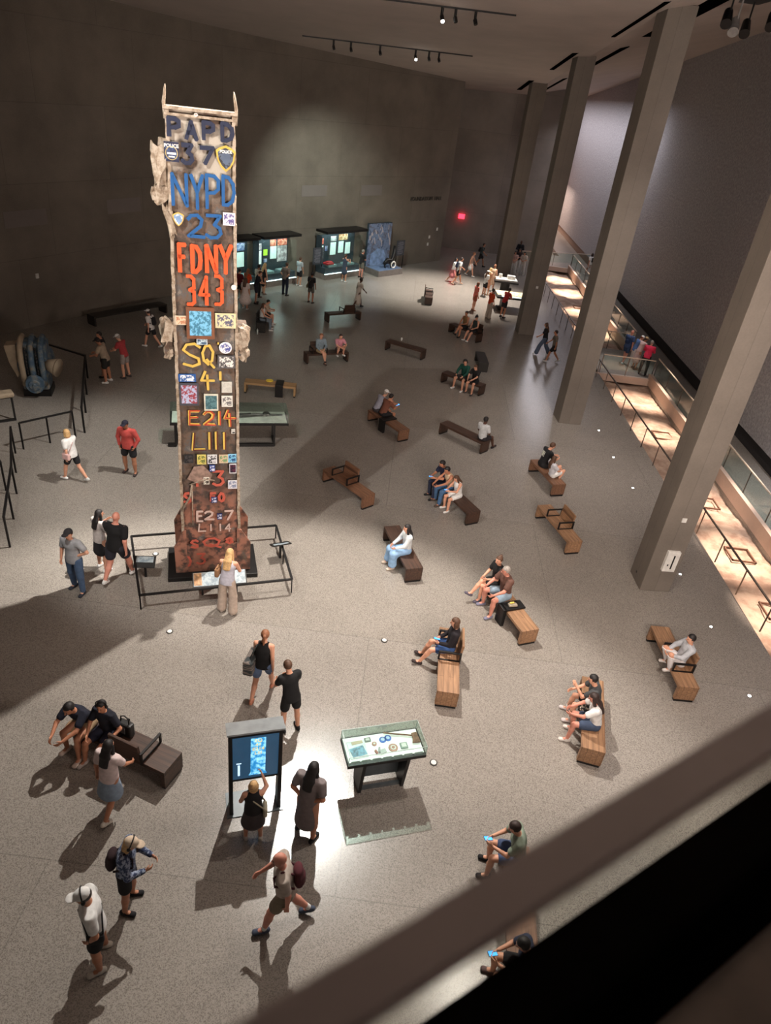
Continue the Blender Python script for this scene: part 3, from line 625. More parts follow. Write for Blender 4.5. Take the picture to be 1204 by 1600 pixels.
    if T:
        pz=(pel-up*.10*s)
        def cutT(Pg,F,ptop=pel+up*.505*s,lowp=pz,isd=kind.startswith('dress')):
            F=np.maximum(F,(Pg-ptop)@up-.012)
            return F if isd else np.maximum(F,-((Pg-lowp)@up))
        C(cn,T,tc,cutT)
    # bottom
    bk,bc=bot[0],bot[1]
    if bk in('shorts','trousers','wide'):
        f={'shorts':.62,'trousers':1,'wide':1}[bk]; Q=[cone(pel-up*.03*s,pel+up*.09*s,.150*w_+.008,.140*w_+.008,.108*w_+.008,.098*w_+.008,X,.03)]
        for sd,hip,kn,an,sa,o in legs:
            if bk=='shorts': Q.append(cone(hip,hip+(kn-hip)*f,.088*w_+.014,.078*w_+.018,k=.025))
            else:
                r1=.05*s+.012 if bk=='trousers' else .115*s; Q+=[cone(hip,kn,.088*w_+.014,(.062*w_+.014) if bk=='trousers' else .10*s,k=.025),cone(kn,kn+(an-kn)*.93,(.062*w_+.014) if bk=='trousers' else .10*s,r1,k=.02)]
        C(bk if bk!='wide' else 'trousers',Q,bc,(lambda Pg,F,q=pel+up*.13*s:np.maximum(F,(Pg-q)@up)))
    elif bk=='skirt': C('skirt',skirt(bot[2] if len(bot)>2 else .5,e,bot[3] if len(bot)>3 else .24)+[cone(pel-up*.02*s,pel+up*.07*s,.16*w_,.145*w_,.118*w_,.105*w_,X,.03)],bc)
    # shoes
    for sd,an,fd,nrm in fr:
        sx=np.cross(fd,nrm); so=an-nrm*.085*s
        def cutS(Pg,F,so=so,nrm=nrm): return np.maximum(F,-((Pg-so)@nrm))
        C('shoe',[cone(an-fd*.045*s-nrm*.045*s,an+fd*.14*s-nrm*.052*s,.040*s,.046*s,.046*s,.036*s,sx,.02),cone(an-nrm*.05*s,an-nrm*.01*s,.042*s,.042*s,k=.02)],shoes,cutS,min(h,.015))
    if sock:
        for sd,hip,kn,an,sa,o in legs: C('sock',[cone(an+(kn-an)*.02,an+(kn-an)*.2,.042*s,.044*s,k=0)],sock,None,min(h,.014))
    # hair
    hk,hcx=hair; hcol=HAIR.get(hcx,hcx) if isinstance(hcx,str) else hcx; hm=mat('hair_%d_%d'%(int(hcol[0]*9999),int(hcol[2]*9999)),hcol,.6,0,.2,30.,.2); hs=min(h,.013)
    if hk!='bald':
        G=[ell(hc+hup*.03*s-hfw*.012*s,(.088*s,.100*s,.100*s),HR,.0)]
        def cutH(Pg,F):
            l=(Pg-hc)@HR; y_=l[...,1]; z_=l[...,2]; keep=np.minimum(y_-.02*s,(.055*s-z_))  # face region: y>.02 and z<.055
            return np.maximum(F,np.maximum(np.minimum(keep, .5), -(.5)) if False else np.maximum(F,np.minimum(y_-.02*s,.058*s-z_)))
        def cutH2(Pg,F):
            l=(Pg-hc)@HR; g=np.maximum(F,np.minimum(l[...,1]-.02*s,.058*s-l[...,2])); g=np.maximum(g,-(l[...,2]+.075*s))
            for q in extra: g=smin(g,prim_eval(Pg,q),.02)
            return g
        extra=[]; bk_=-fw
        if hk=='long':
            q0=hc-hfw*.055*s; q1=nb+up*.0+bk_*.085*s; q2=pel+up*.32*s+bk_*.135*s
            extra=[cone(q0,q1,.085*s,.10*s,.045*s,.045*s,hx),cone(q1,q2,.10*s,.09*s,.042*s,.03*s,X)]
            for sd in(-1,1): extra.append(cone(hc+hx*sd*.07*s,nb+X*sd*.085*s+fw*.02,.03*s,.035*s))
        elif hk=='bob':
            extra=[cone(hc-hfw*.04*s,hc-hfw*.05*s-hup*.09*s,.088*s,.092*s,.055*s,.05*s,hx)]
            for sd in(-1,1): extra.append(cone(hc+hx*sd*.075*s,hc+hx*sd*.078*s-hup*.1*s,.028*s,.026*s))
        elif hk=='pony': extra=[ell(hc-hfw*.105*s+hup*.04*s,(.03*s,.03*s,.03*s)),cone(hc-hfw*.12*s+hup*.03*s,hc-hfw*.125*s-hup*.15*s,.032*s,.02*s)]
        elif hk=='bun': extra=[ell(hc-hfw*.06*s+hup*.115*s,(.042*s,.042*s,.042*s))]
        bx=G+extra
        lo_all=[('e',q[1],q[2],q[3],0) if q[0]=='e' else q for q in bx]
        def field(Pg,F): 
            g=prim_eval(Pg,G[0]); return cutH2(Pg,g)
        C('hair',lo_all,hm,field,hs)
    if cap is not None:
        def cutC(Pg,F):
            l=(Pg-hc)@HR; g=np.maximum(F,-(l[...,2]-.042*s)); return smin(g,prim_eval(Pg,ell(hc+hfw*.125*s+hup*.052*s,(.07*s,.075*s,.010*s),HR)),.01)
        C('cap',[ell(hc+hup*.035*s,(.092*s,.110*s,.104*s),HR),ell(hc+hfw*.125*s+hup*.052*s,(.07*s,.075*s,.010*s),HR)],cap,cutC,min(h,.012))
    if phones:
        m=MB(); pts=[Vector(hc+hx*.1*s*math.cos(a)+hup*(.035+.115*math.sin(a))*s) for a in [math.pi*k/10 for k in range(11)]]
        m.tube(pts,.010,6)
        for sd in(-1,1): m.sph(Vector(hc+hx*sd*.092*s+hup*.0),(.03*s,.03*s,.034*s),6)
        m.build('headphones',BLACK,body,True)
    return fig
def worn(fig,name,lab,cat,fn,mats,smooth=True,bevel=0,group=None):
    m=MB(); fn(m,fig); o=m.build(name,mats,None,smooth,bevel); o.matrix_world=Matrix.Translation(fig.o.location)@Matrix.Rotation(fig.o.rotation_euler.z,4,'Z'); return tag(o,lab,cat,group)
def backpack(fig,lab,c,drop=0):
    s=fig.s; up,fw=fig.up,fig.fw; ctr=fig.pel+up*(.28-drop)*s-fw*.20*s
    V,Fq=sdf_mesh([cone(ctr-up*.11*s,ctr+up*.12*s,.13*s,.115*s,.075*s,.07*s,(1,0,0),0),cone(ctr-up*.09*s-fw*.055*s,ctr+up*.0-fw*.055*s,.09*s,.085*s,.04*s,.04*s,(1,0,0),.02)],.014)
    o=arr_obj('backpack',[(V,Fq,0)],[cloth(c)],None); o.location=fig.o.location; o.rotation_euler=fig.o.rotation_euler; tag(o,lab,'backpack')
    for sd in(-1,1):
        m=MB(); X=V3(1,0,0); pts=[ctr+up*.12*s+fw*.05*s+X*sd*.07*s,fig.pel+up*.525*s+X*sd*.095*s,fig.pel+up*.44*s+fw*.125*s+X*sd*.11*s,fig.pel+up*.26*s+fw*.13*s+X*sd*.13*s,ctr-up*.08*s+fw*.06*s+X*sd*.15*s]
        m.tube([Vector(p) for p in pts],.016*s,6); m.build('strap',cloth(c),o,True)
    return o
def shoulder_bag(fig,lab,c,sd=1,size=(.34,.12,.26),low=.05,name='shoulder_bag',cross=False):
    s=fig.s; X=V3(1,0,0); ctr=fig.pel+X*sd*.23*s-fig.up*low*s-fig.fw*.02
    m=MB(); m.box(Vector(ctr),(size[1],size[0],size[2])); o=m.build(name,cloth(c),None,False,.03); o.location=fig.o.location; o.rotation_euler=fig.o.rotation_euler; tag(o,lab,'bag')
    m=MB(); top=fig.pel+fig.up*.52*s+X*(-sd if cross else sd)*.10*s
    a=ctr+V3(0,.09,size[2]/2); b=ctr+V3(0,-.09,size[2]/2)
    m.tube([Vector(a),Vector(fig.pel+fig.up*.40*s+fig.fw*.135*s+X*(0 if cross else sd*.15)*s),Vector(top),Vector(fig.pel+fig.up*.38*s-fig.fw*.135*s+X*(0 if cross else sd*.15)*s),Vector(b)],.012,6); m.build('strap',cloth(tuple(v*.8 for v in c)),o,True)
    return o
M_SCREEN=mat('phone_screen',(.02,.1,.25),.2,emit=(.08,.42,1.0),es=2.2)
def phone(fig,lab,lit=True):
    a=fig.arms[1]; s=fig.s; p=a[3]+a[4]*.10*s+V3(-.02,0,.02); m=MB()
    q=Vector((-a[4][0]*.2,-.25,1)).normalized().to_track_quat('Z','Y').to_matrix() if True else None
    m.box(Vector(p),(.075,.15,.009),0,0,q); m.box(Vector(p)+q@Vector((0,0,.0055)),(.066,.138,.002),0,1,q)
    o=m.build('phone',[BLACK,M_SCREEN if lit else mat('dark_screen',(.02,.02,.03),.2)]); o.location=fig.o.location; o.rotation_euler=fig.o.rotation_euler; return tag(o,lab,'phone')
# ------------------------------------------------------------------ the salvaged steel column
CT=R(18); CC=Vector((-4.1,13.62,0)); UX=Vector((math.cos(CT),math.sin(CT),0)); CNn=Vector((math.sin(CT),-math.cos(CT),0))
def face_uv(x,y):
    d=(x-602)/FPX*_R-(y-800)/FPX*_U+_F; n=np.array(CNn); s=((np.array(CC)-CAM)@n)/(d@n); p=CAM+s*d; q=p-np.array(CC)
    return float(q@np.array(UX)),float(p[2])
def steel_mat():
    m=ramp_noise('weathered_steel',[(0,(.03,.022,.018)),(.42,(.065,.048,.038)),(.5,(.14,.09,.062)),(.58,(.10,.095,.092)),(.68,(.30,.24,.19)),(1,(.5,.44,.38))],2.6,.8,.8,12,0,'Object',(1,1,.8),.03)
    nt=m.node_tree; b=nt.nodes['Principled BSDF']; last=b.inputs['Base Color'].links[0].from_socket; tc=[n for n in nt.nodes if n.type=='TEX_COORD'][0]
    sp=nt.nodes.new('ShaderNodeSeparateXYZ'); nt.links.new(tc.outputs['Object'],sp.inputs[0])
    n2=nt.nodes.new('ShaderNodeTexNoise'); n2.inputs['Scale'].default_value=1.7; n2.inputs['Detail'].default_value=9; nt.links.new(tc.outputs['Object'],n2.inputs['Vector'])
    zz=nt.nodes.new('ShaderNodeMath'); zz.operation='MULTIPLY_ADD'; zz.inputs[1].default_value=1.6; nt.links.new(n2.outputs['Fac'],zz.inputs[0]); nt.links.new(sp.outputs[2],zz.inputs[2])
    def band(lo,hi,c,f):
        global _l
        mr=nt.nodes.new('ShaderNodeMapRange'); mr.inputs[1].default_value=lo; mr.inputs[2].default_value=hi; nt.links.new(zz.outputs[0],mr.inputs[0])
        mk=nt.nodes.new('ShaderNodeMath'); mk.operation='MULTIPLY'; nt.links.new(mr.outputs[0],mk.inputs[0])
        n3=nt.nodes.new('ShaderNodeTexNoise'); n3.inputs['Scale'].default_value=f; n3.inputs['Detail'].default_value=10; nt.links.new(tc.outputs['Object'],n3.inputs['Vector'])
        r3=nt.nodes.new('ShaderNodeValToRGB'); r3.color_ramp.elements[0].position=.42; r3.color_ramp.elements[1].position=.56; nt.links.new(n3.outputs['Fac'],r3.inputs[0]); nt.links.new(r3.outputs[0],mk.inputs[1])
        mx=nt.nodes.new('ShaderNodeMixRGB'); nt.links.new(mk.outputs[0],mx.inputs[0]); nt.links.new(band.last,mx.inputs[1]); mx.inputs[2].default_value=(*c,1); band.last=mx.outputs[0]
    band.last=last
    band(9.2,9.7,(.42,.37,.31),2.2)        # peeling pale paint near the top
    band(2.9,2.1,(.17,.06,.035),3.6)        # red-orange overspray low down
    band(3.8,3.2,(.06,.04,.035),3.4)
    band(3.4,2.6,(.34,.15,.10),5.3)
    nt.links.new(band.last,b.inputs['Base Color']); return m
M_STEEL=steel_mat(); M_FRAY=ramp_noise('torn_steel',[(0,(.10,.06,.04)),(.42,(.26,.19,.13)),(.55,(.44,.36,.28)),(1,(.56,.49,.4))],9,.8,.8,8)
st=empty('steel_column',CC,CT,'towering rusty salvaged steel column covered in painted letters and photos','column')
# body: front plate, flanges and web; local frame x = along face, y = away from viewer side, z up
def taper_plate(m,x0a,x1a,x0b,x1b,y0,y1,za,zb):
    v=[(x0a,y0,za),(x1a,y0,za),(x1a,y1,za),(x0a,y1,za),(x0b,y0,zb),(x1b,y0,zb),(x1b,y1,zb),(x0b,y1,zb)]
    m.add(v,[(0,3,2,1),(4,5,6,7),(0,1,5,4),(1,2,6,5),(2,3,7,6),(3,0,4,7)])
m=MB(); rr=random.Random(5)
taper_plate(m,-.63,.65,-.55,.53,.03,.75,.12,10.05)
m.build('core',M_STEEL,st)
for sd in(-1,1):
    m=MB()
    # flange with an uneven torn outer edge
    N=60
    for k in range(N):
        za=.12+(9.95)*k/N; zb=.12+9.95*(k+1)/N; e=lambda z:sd*(.695-.105*z/10)+sd*rr.uniform(-.008,.012)
        xa,xb=e(za),e(zb); w_=.06
        taper_plate(m,*(sorted((xa,xa-sd*w_))),*(sorted((xb,xb-sd*w_))),-.03,.8,za,zb)
    m.build('flange',M_FRAY,st)
for yy,dz in ((-.03,0),(.84,.2)):
    for sd,P in ((-1,[(-.86,.13),(-.58,.13),(-.58,1.36),(-.66,1.32),(-.87,.9)]),(1,[(.6,.13),(.92,.13),(.93,.92),(.70,1.32),(.6,1.36)])):
        m=MB(); m.prism([(x,z+(dz if z>.5 else 0)) for x,z in P],0,.05); o=m.build('base_gusset',M_STEEL,st); o.rotation_euler=(R(90),0,0); o.location=(0,yy,0)
m=MB(); m.box((0,-.04,.53),(1.3,.05,.8)); m.build('base_plate',M_STEEL,st)
m=MB(); 
for k,z in ((0,10.08),): m.box((0,.1,z),(1.26,.32,.05)); m.box((0,-.02,9.98),(1.22,.05,.04))
m.build('top_cap',M_FRAY,st)
for sd,zt in((-1,10.42),(1,10.42)):
    m=MB(); x=sd*.60; m.tube([(x,0,9.9),(x+sd*.01,0,10.15),(x-.02*sd,0,zt-.08),(x-.03*sd,0,zt)],[.03,.03,.022,.008],6); m.build('torn_spike',M_FRAY,st,True)
def ragged(c,sz,seed,n=5,name='torn_bracket'):
    r=random.Random(seed); m=MB()
    for k in range(n):
        K=11; P=[]
        for i in range(K):
            a=2*math.pi*i/K; q=r.uniform(.55,1.15); P.append((math.cos(a)*sz[0]*q*1.1,math.sin(a)*sz[2]*q))
        M=(Euler((R(90)+r.uniform(-.35,.35),r.uniform(-.35,.35),r.uniform(-.9,.9)),'XYZ')).to_matrix(); o=Vector((c[0]+r.uniform(-.35,.35)*sz[0],c[1]+r.uniform(-1,1)*sz[1],c[2]+r.uniform(-.3,.3)*sz[2]))
        vs=[]; 
        for t in (0,.035):
            for (x,y) in P: vs.append(o+M@Vector((x,y,t+r.uniform(-.03,.03))))
        fs=[tuple(range(K))[::-1],tuple(range(K,2*K))]+[(i,(i+1)%K,K+(i+1)%K,K+i) for i in range(K)]
        m.add(vs,fs)
    return m.build(name,M_FRAY,st,bevel=.006)
ragged((-.72,.06,9.15),(.14,.1,.42),1); ragged((-.76,.06,8.62),(.12,.1,.2),2,3); ragged((-.60,.04,8.2),(.07,.05,.4),7,3)
ragged((-.76,.05,6.12),(.12,.1,.30),3); ragged((-.74,.05,5.70),(.09,.06,.16),4,3); ragged((.74,.04,6.12),(.13,.1,.26),5); ragged((.76,.04,5.72),(.10,.07,.18),6,3)
m=MB()
for sd in(-1,1):
    m.box((sd*.73,.3,5.95),(.2,.5,.62)); 
m.build('side_plate',M_STEEL,st)
m=MB(); m.box((-.71,.3,8.9),(.16,.4,.9)); m.build('side_plate',M_STEEL,st)
m=MB(); m.tube([(-.45,-.05,2.6),(-.1,-.07,2.75),(.1,-.05,2.7)],.015,6); m.tube([(-.66,-.05,1.9),(-.45,-.06,2.3),(-.4,-.05,2.6)],.025,6); m.tube([(-.4,-.05,2.55),(-.42,-.06,1.5)],.012,6); m.build('hanging_wire',M_FRAY,st,True)
m=MB(); m.prism([(-.5,2.75),(-.35,3.05),(-.15,3.1),(.05,2.85),(.0,2.7),(-.25,2.62)],-.02,0); o=m.build('cloth_banner',mat('faded_cloth',(.30,.20,.16),.9,0,.3,9),st); o.rotation_euler=(R(90),0,0); o.location=(0,-.05,0)
# painted letters as brush strokes
GL={'P':[[(0,0),(0,1),(.62,.98),(.95,.86),(.95,.6),(.6,.48),(0,.46)]],'A':[[(0,0),(.5,1),(1,0)],[(.2,.36),(.8,.36)]],'D':[[(0,0),(0,1),(.5,.97),(.92,.75),(1,.45),(.85,.15),(.4,0),(0,0)]],
'3':[[(.05,1),(.95,1),(.55,.6),(.9,.45),(.98,.22),(.7,.02),(.3,0),(0,.12)]],'E3':[[(0,1),(.55,1),(.95,.9),(.95,.6),(.35,.52),(.95,.45),(.95,.08),(.6,0),(.05,0)]],'7':[[(0,.98),(1,1),(.35,0)]],'N':[[(0,0),(.0,1),(1,0),(1,1)]],'Y':[[(0,1),(.5,.5),(1,1)],[(.5,.5),(.5,0)]],
'2':[[(0,.8),(.2,.97),(.6,1),(.9,.8),(.8,.5),(.3,.2),(0,.02),(1,0)]],'F':[[(.0,0),(.0,1),(1,1)],[(0,.55),(.75,.55)]],'4':[[(.75,0),(.75,1),(0,.35),(1,.35)]],'4b':[[(.35,1),(.05,.5),(1,.5)],[(.5,.8),(.55,0)]],'S':[[(1,.85),(.7,1),(.25,.95),(.05,.72),(.4,.52),(.9,.35),(.95,.12),(.55,0),(.05,.1)]],
'Q':[[(.5,.12),(.15,.3),(.05,.65),(.3,.97),(.65,1),(.95,.7),(.85,.3),(.5,.12)],[(.4,.35),(1,-.02)]],"1":[[(.5,0),(.5,1)]],'E':[[(1,.0),(.05,.02),(.1,1),(1,1)],[(.08,.52),(.8,.55)]],'L':[[(.15,1),(0,0),(1,0)]],'8':[[(.5,.55),(.1,.75),(.5,1),(.9,.75),(.5,.55),(.05,.25),(.5,0),(.95,.25),(.5,.55)]],'O':[[(.5,0),(.1,.2),(0,.6),(.4,1),(.8,.9),(1,.5),(.8,.1),(.5,0)]],"'":[[(.5,0),(.5,1)]],
'St':[[(0,0),(0,1)]]}
def letter(g,x0,y0,x1,y1,r,mt,off=0,name='painted_letter',break_=False,yo=-.036):
    u0,zb=face_uv(x0,y1); u1,_=face_uv(x1,y1); _,zt=face_uv(x0,y0); m=MB(); u0+=r;u1-=r; zb+=r; zt-=r
    if g in "1'" : u0=u1=(u0+u1)/2
    for st_ in GL[g]:
        P=[(u0+(u1-u0)*a+off,zb+(zt-zb)*b) for a,b in st_]
        for (a,b),(c,d) in zip(P[:-1],P[1:]):
            L=math.hypot(c-a,d-b)+1e-6; nx,nz=-(d-b)/L*r,(c-a)/L*r; ex,ez=(c-a)/L*r*.6,(d-b)/L*r*.6; k=rr.uniform(.85,1.1)
            q=[(a-ex+nx*k,b-ez+nz*k),(a-ex-nx*k,b-ez-nz*k),(c+ex-nx,d+ez-nz),(c+ex+nx,d+ez+nz)]
            v=[(p[0],yo,p[1]) for p in q]+[(p[0],yo+.010,p[1]) for p in q]
            m.add(v,[(0,1,2,3),(7,6,5,4),(0,4,5,1),(1,5,6,2),(2,6,7,3),(3,7,4,0)])
            n_=10; v=[(c+r*math.cos(t*2*math.pi/n_),yo-.0012,d+r*math.sin(t*2*math.pi/n_)) for t in range(n_)]; m.add(v,[tuple(range(n_))])
    if break_:
        pass
    return m.build(name,mt,st)
def paint(n,c): return ramp_noise(n,[(0,tuple(v*.6 for v in c)),(.4,c),(1,tuple(min(1,v*1.15) for v in c))],8,.75,.4)
NAVY=paint('navy_paint',S(32,38,62)); BLUE=paint('blue_paint',S(24,84,142)); ORNG=paint('orange_paint',S(226,86,38)); YEL=paint('yellow_paint',S(214,180,84)); RED=paint('red_paint',S(190,70,44)); SAL=paint('salmon_paint',S(196,94,76)); WHT=paint('white_letter_paint',S(205,180,170))
for a in (('P',261,180,284,214),('A',288,186,310,219),('P',315,187,337,220),('D',344,189,366,222)): letter(*a,.036,NAVY)
for a in (('3',282,222,304,257),('7',311,226,336,257)): letter(*a,.036,NAVY)
for a in (('N',268,268,295,322),('Y',297,270,320,327),('P',321,270,345,327),('D',346,272,368,322)): letter(*a,.031,BLUE)
for a in (('2',292,332,321,371),('3',320,333,348,373)): letter(*a,.031,BLUE)
for a in (('F',278,378,293,426),('D',298,380,317,427),('N',320,380,341,427),('Y',341,380,364,428)): letter(*a,.040,ORNG)
for a in (('E3',291,428,307,477),('4',310,429,329,477),('E3',334,428,350,477)): letter(*a,.033,ORNG)
for a in (('S',284,534,315,573),('Q',314,537,336,574),('4b',312,578,336,609)): letter(*a,.025,YEL)
letter('1',342,579,346,594,.026,YEL); letter("'",339,534,342,538,.018,YEL)
for a in (('E',293,640,312,664),('2',317,641,336,664),('1',341,641,344,664),('4b',348,639,368,666)): letter(*a,.026,YEL,yo=-.035); letter(*a,.014,RED,.02,yo=-.040)
for a in (('L',299,675,321,703),('1',324,674,331,702),('1',334,673,341,702),('1',347,674,353,702)): letter(*a,.026,YEL,yo=-.035); letter(*a,.013,mat('dark_red_paint',S(96,40,28),.8),.03,yo=-.040)
for a in (('P',306,737,322,760),('3',331,734,351,759),('S',286,768,300,786),('O',340,768,352,784),('F',328,768,338,783)): letter(*a,.03,SAL)
for a in (('E',306,797,318,815),('2',319,797,335,812),('7',350,796,365,812)): letter(*a,.024,WHT)
for a in (('L',309,817,322,830),('1',326,818,333,829),('1',341,817,347,829),('4',351,817,361,830)): letter(*a,.017,WHT)
for a in (('S',297,841,311,855),('Q',315,838,346,855),('8',351,837,365,848),('O',285,866,300,884),('3',306,862,322,880),('S',353,858,362,878)): letter(*a,.026,SAL,yo=-.072)
# things fixed on the column
def affix(x0,y0,x1,y1,name,lab,cat,kind='card',c1=(.8,.8,.8),c2=(.3,.3,.3),border=None,dep=.02):
    u0,zb=face_uv(x0,y1); u1,_=face_uv(x1,y1); _,zt=face_uv(x0,y0); w_,h_=u1-u0,zt-zb
    loc=CC+UX*((u0+u1)/2)+CNn*.036+Vector((0,0,(zb+zt)/2)); t=empty(name,loc,CT,lab,cat)
    bm=mat('frame_'+name+'%d'%int((border or c1)[0]*999),border or c1,.6); P=None
    if kind in('card','frame'): P=[(-w_/2,-h_/2),(w_/2,-h_/2),(w_/2,h_/2),(-w_/2,h_/2)]
    elif kind=='round': P=[(w_/2*math.cos(k*math.pi/12),h_/2*math.sin(k*math.pi/12)) for k in range(24)]
    elif kind=='shield': P=[(-w_*.5,h_*.28),(-w_*.36,h_*.38),(0,h_*.5),(w_*.36,h_*.38),(w_*.5,h_*.28),(w_*.42,-.08*h_),(w_*.25,-.32*h_),(0,-h_*.5),(-w_*.25,-.32*h_),(-w_*.42,-.08*h_)]
    def plate(nm,sc_,y,mt,th=.006):
        m=MB(); m.prism([(p[0]*sc_,p[1]*sc_) for p in P],0,th); o=m.build(nm,mt,t); o.rotation_euler=(R(90),0,0); o.location=(0,y,0); return o
    plate('backing',1,0,bm,dep)
    pic=ramp_noise('print_'+name+str(int(x0)),[(0,c2),(.46,c2),(.54,c1),(1,c1)],14 if kind!='round' else 18,.5,0,4)
    plate('image',.80 if kind!='frame' else .78,-dep+.001,pic,.006)
    if kind=='shield': plate('inner_shield',.5,-dep-.004,mat('inner_shield%d'%x0,c1,.6),.004)
    return t,w_,h_,dep
t,w_,h_,dp=affix(257,220,280,251,'police_patch','round-bottomed navy POLICE patch on the left below the PAPD letters','patch','card',S(60,80,120),S(34,40,76),S(26,32,62))
text_mesh('patch_lettering','POLICE',h_*.24,WHITE,t,Matrix.Translation((0,-dp-.008,h_*.30))@Matrix.Rotation(R(90),4,'X'),.003,bold=.003)
m=MB(); m.tube([(w_*.4*math.cos(a),-dp-.006,-.06*h_+w_*.42*math.sin(a)) for a in [k*math.pi/10 for k in range(21)]],.008,4); m.build('ring',mat('gold_thread',S(190,170,110),.5),t)
m=MB(); m.box((0,-dp-.006,-.08*h_),(w_*.6,.004,h_*.1)); m.box((0,-dp-.006,-.25*h_),(w_*.42,.004,h_*.07)); m.build('stripe',WHITE,t)
t,w_,h_,dp=affix(337,225,368,267,'police_patch','black and gold shield POLICE patch on the right below the PAPD letters','patch','shield',S(74,88,110),S(16,16,22),S(196,164,70))
text_mesh('patch_lettering','POLICE',h_*.15,WHITE,t,Matrix.Translation((0,-dp-.008,h_*.26))@Matrix.Rotation(R(90),4,'X'),.003,bold=.003)
affix(270,330,288,352,'police_patch','small white and gold shield patch left of the blue 23','patch','shield',S(120,150,190),S(226,224,214),S(214,176,90))
affix(348,331,367,351,'printed_card','white and violet square card right of the blue 23','card','card',S(90,80,140),S(220,214,226),S(225,220,230))
affix(303,176,309,182,'round_badge','tiny white disc above the A of the topmost word','badge','round',S(230,230,225),S(170,150,140),S(235,232,226))
affix(361,444,369,452,'round_badge','white disc at the right edge beside the orange number','badge','round',S(230,230,225),S(210,210,205),S(235,232,226))
affix(274,492,292,506,'photo_card','tan picture strip left of the wooden picture frame','photo','card',S(190,130,96),S(222,200,170),S(216,200,176))
affix(292,478,335,527,'framed_picture','wooden-framed bright blue painting in the middle of the steel column','picture','frame',S(120,190,226),S(56,120,150),S(120,72,44),.05)
affix(336,488,368,511,'photo_card','cream drawing card right of the wooden picture frame','photo','card',S(86,86,110),S(222,212,170),S(214,204,160))
affix(307,528,324,537,'photo_card','small pale blue label strip under the wooden picture frame','label','card',S(60,90,120),S(190,210,220),S(190,204,212))
affix(342,533,362,551,'round_badge','round white badge with blue and red lettering right of the yellow SQ','badge','round',S(70,80,150),S(230,228,232),S(226,226,230))
affix(340,554,367,574,'plaque','grey plaque with a round seal and a photo below the round badge','plaque','card',S(230,226,220),S(70,68,70),S(84,82,84))
affix(279,583,306,595,'printed_card','blue and white banner card at the left above the cluster of snapshots','card','card',S(230,236,240),S(34,90,160),S(30,86,156))
affix(281,597,311,632,'photo_collage','collage of red, white and blue snapshots at the left below the blue banner card','photos','card',S(150,60,70),S(180,190,220),S(70,70,80))
affix(346,595,362,612,'printed_card','plain pale grey card right of the yellow number','card','card',S(190,188,180),S(204,202,194),S(200,198,190))
affix(319,614,341,640,'photo_card','teal photograph with white borders above the painted E214','photo','card',S(90,130,136),S(60,96,104),S(210,206,190))
affix(346,617,363,634,'printed_card','white card with small dark print above the 4 of E214','card','card',S(110,106,106),S(222,220,212),S(220,218,210))
affix(288,709,302,722,'photo_card','dark photo, leftmost in the row under LIII','photo','card',S(70,66,66),S(26,26,28),S(40,40,42))
affix(308,709,322,724,'photo_card','yellow flowery photo in the row under LIII','photo','card',S(110,120,60),S(222,204,110),S(220,206,120))
affix(324,709,339,723,'photo_card','black and white photo, middle of the row under LIII','photo','card',S(220,220,222),S(24,24,28),S(226,226,226))
affix(342,709,356,722,'photo_card','tan and green photo in the row under LIII','photo','card',S(120,160,110),S(220,190,160),S(214,190,160))
affix(356,708,369,721,'photo_card','light blue photo, rightmost in the row under LIII','photo','card',S(40,80,130),S(130,200,232),S(150,206,232))
affix(358,723,369,738,'photo_card','white-bordered night photo at the right edge below the light blue one','photo','card',S(90,40,60),S(22,26,46),S(222,222,226))
affix(327,725,336,735,'small_tag','small blue and white tag below the black and white photo','tag','card',S(220,224,236),S(30,60,140),S(36,66,140))
affix(318,744,327,755,'photo_card','small white-framed photo between the salmon P and 3','photo','card',S(60,50,44),S(224,220,206),S(226,222,210))
affix(356,749,370,762,'printed_card','pale card at the right edge beside the salmon 3','card','card',S(130,140,170),S(220,220,226),S(220,220,226))
affix(330,775,339,784,'small_tag','navy tag in the middle, upper of the two navy tags','tag','card',S(210,214,230),S(24,36,100),S(24,36,100))
affix(339,801,347,810,'small_tag','navy tag between the white painted 2 and 7','tag','card',S(210,214,230),S(24,36,100),S(24,36,100))
affix(361,669,367,676,'small_tag','tiny white tag beside the right end of LIII','tag','card',S(60,60,60),S(224,222,216),S(224,222,216))
# plinth, enclosure railing and reading panel
PO=CC+Vector((0,0,0)); m=MB()
m.box((0.02,.38,.06),(2.15,1.3,.12)); o=m.build('plinth',BLACK,bevel=.01); o.location=CC; o.rotation_euler=(0,0,CT); tag(o,'low black rectangular plinth under the rusty steel column','plinth')
EZ=.42; railing([at(*q,EZ)[:2] for q in ((218,930),(456,905),(431,821),(205,838),(218,930))],EZ,'black rectangular railing enclosure around the rusty steel column','railing',BLACK,BLACK,sp=1.55,tw=.055,pw=.03)
def rot_obj(t,a): t.rotation_euler=(0,0,a)
t=empty('reading_panel',at(343,905,.48),R(20),'pale illuminated reading panel with photos fixed on the front rail of the enclosure','panel')
m=MB(); q=Matrix.Rotation(R(24),3,'X'); m.box((0,.0,.02),(1.25,.40,.03),0,0,q); m.build('backing',BLACK,t)
m=MB()
for x in(-.4,.4): m.bar((x,.05,0),(x,.05,-.46),.04)
m.build('stand',BLACK,t)
PANEL=ramp_noise('panel_print',[(0,(.10,.14,.17)),(.45,(.22,.28,.32)),(.56,(.36,.42,.45)),(1,(.42,.48,.5))],9,.4,0,3); 
m=MB(); m.box((0,.0,.038),(1.20,.36,.008),0,0,q); m.build('print',PANEL,t)
m=MB(); m.box((-.50,.0,.045),(.18,.33,.006),0,0,q); m.build('brown_photo',mat('sepia_photo',(.4,.22,.1),.5,0,.5,12),t)
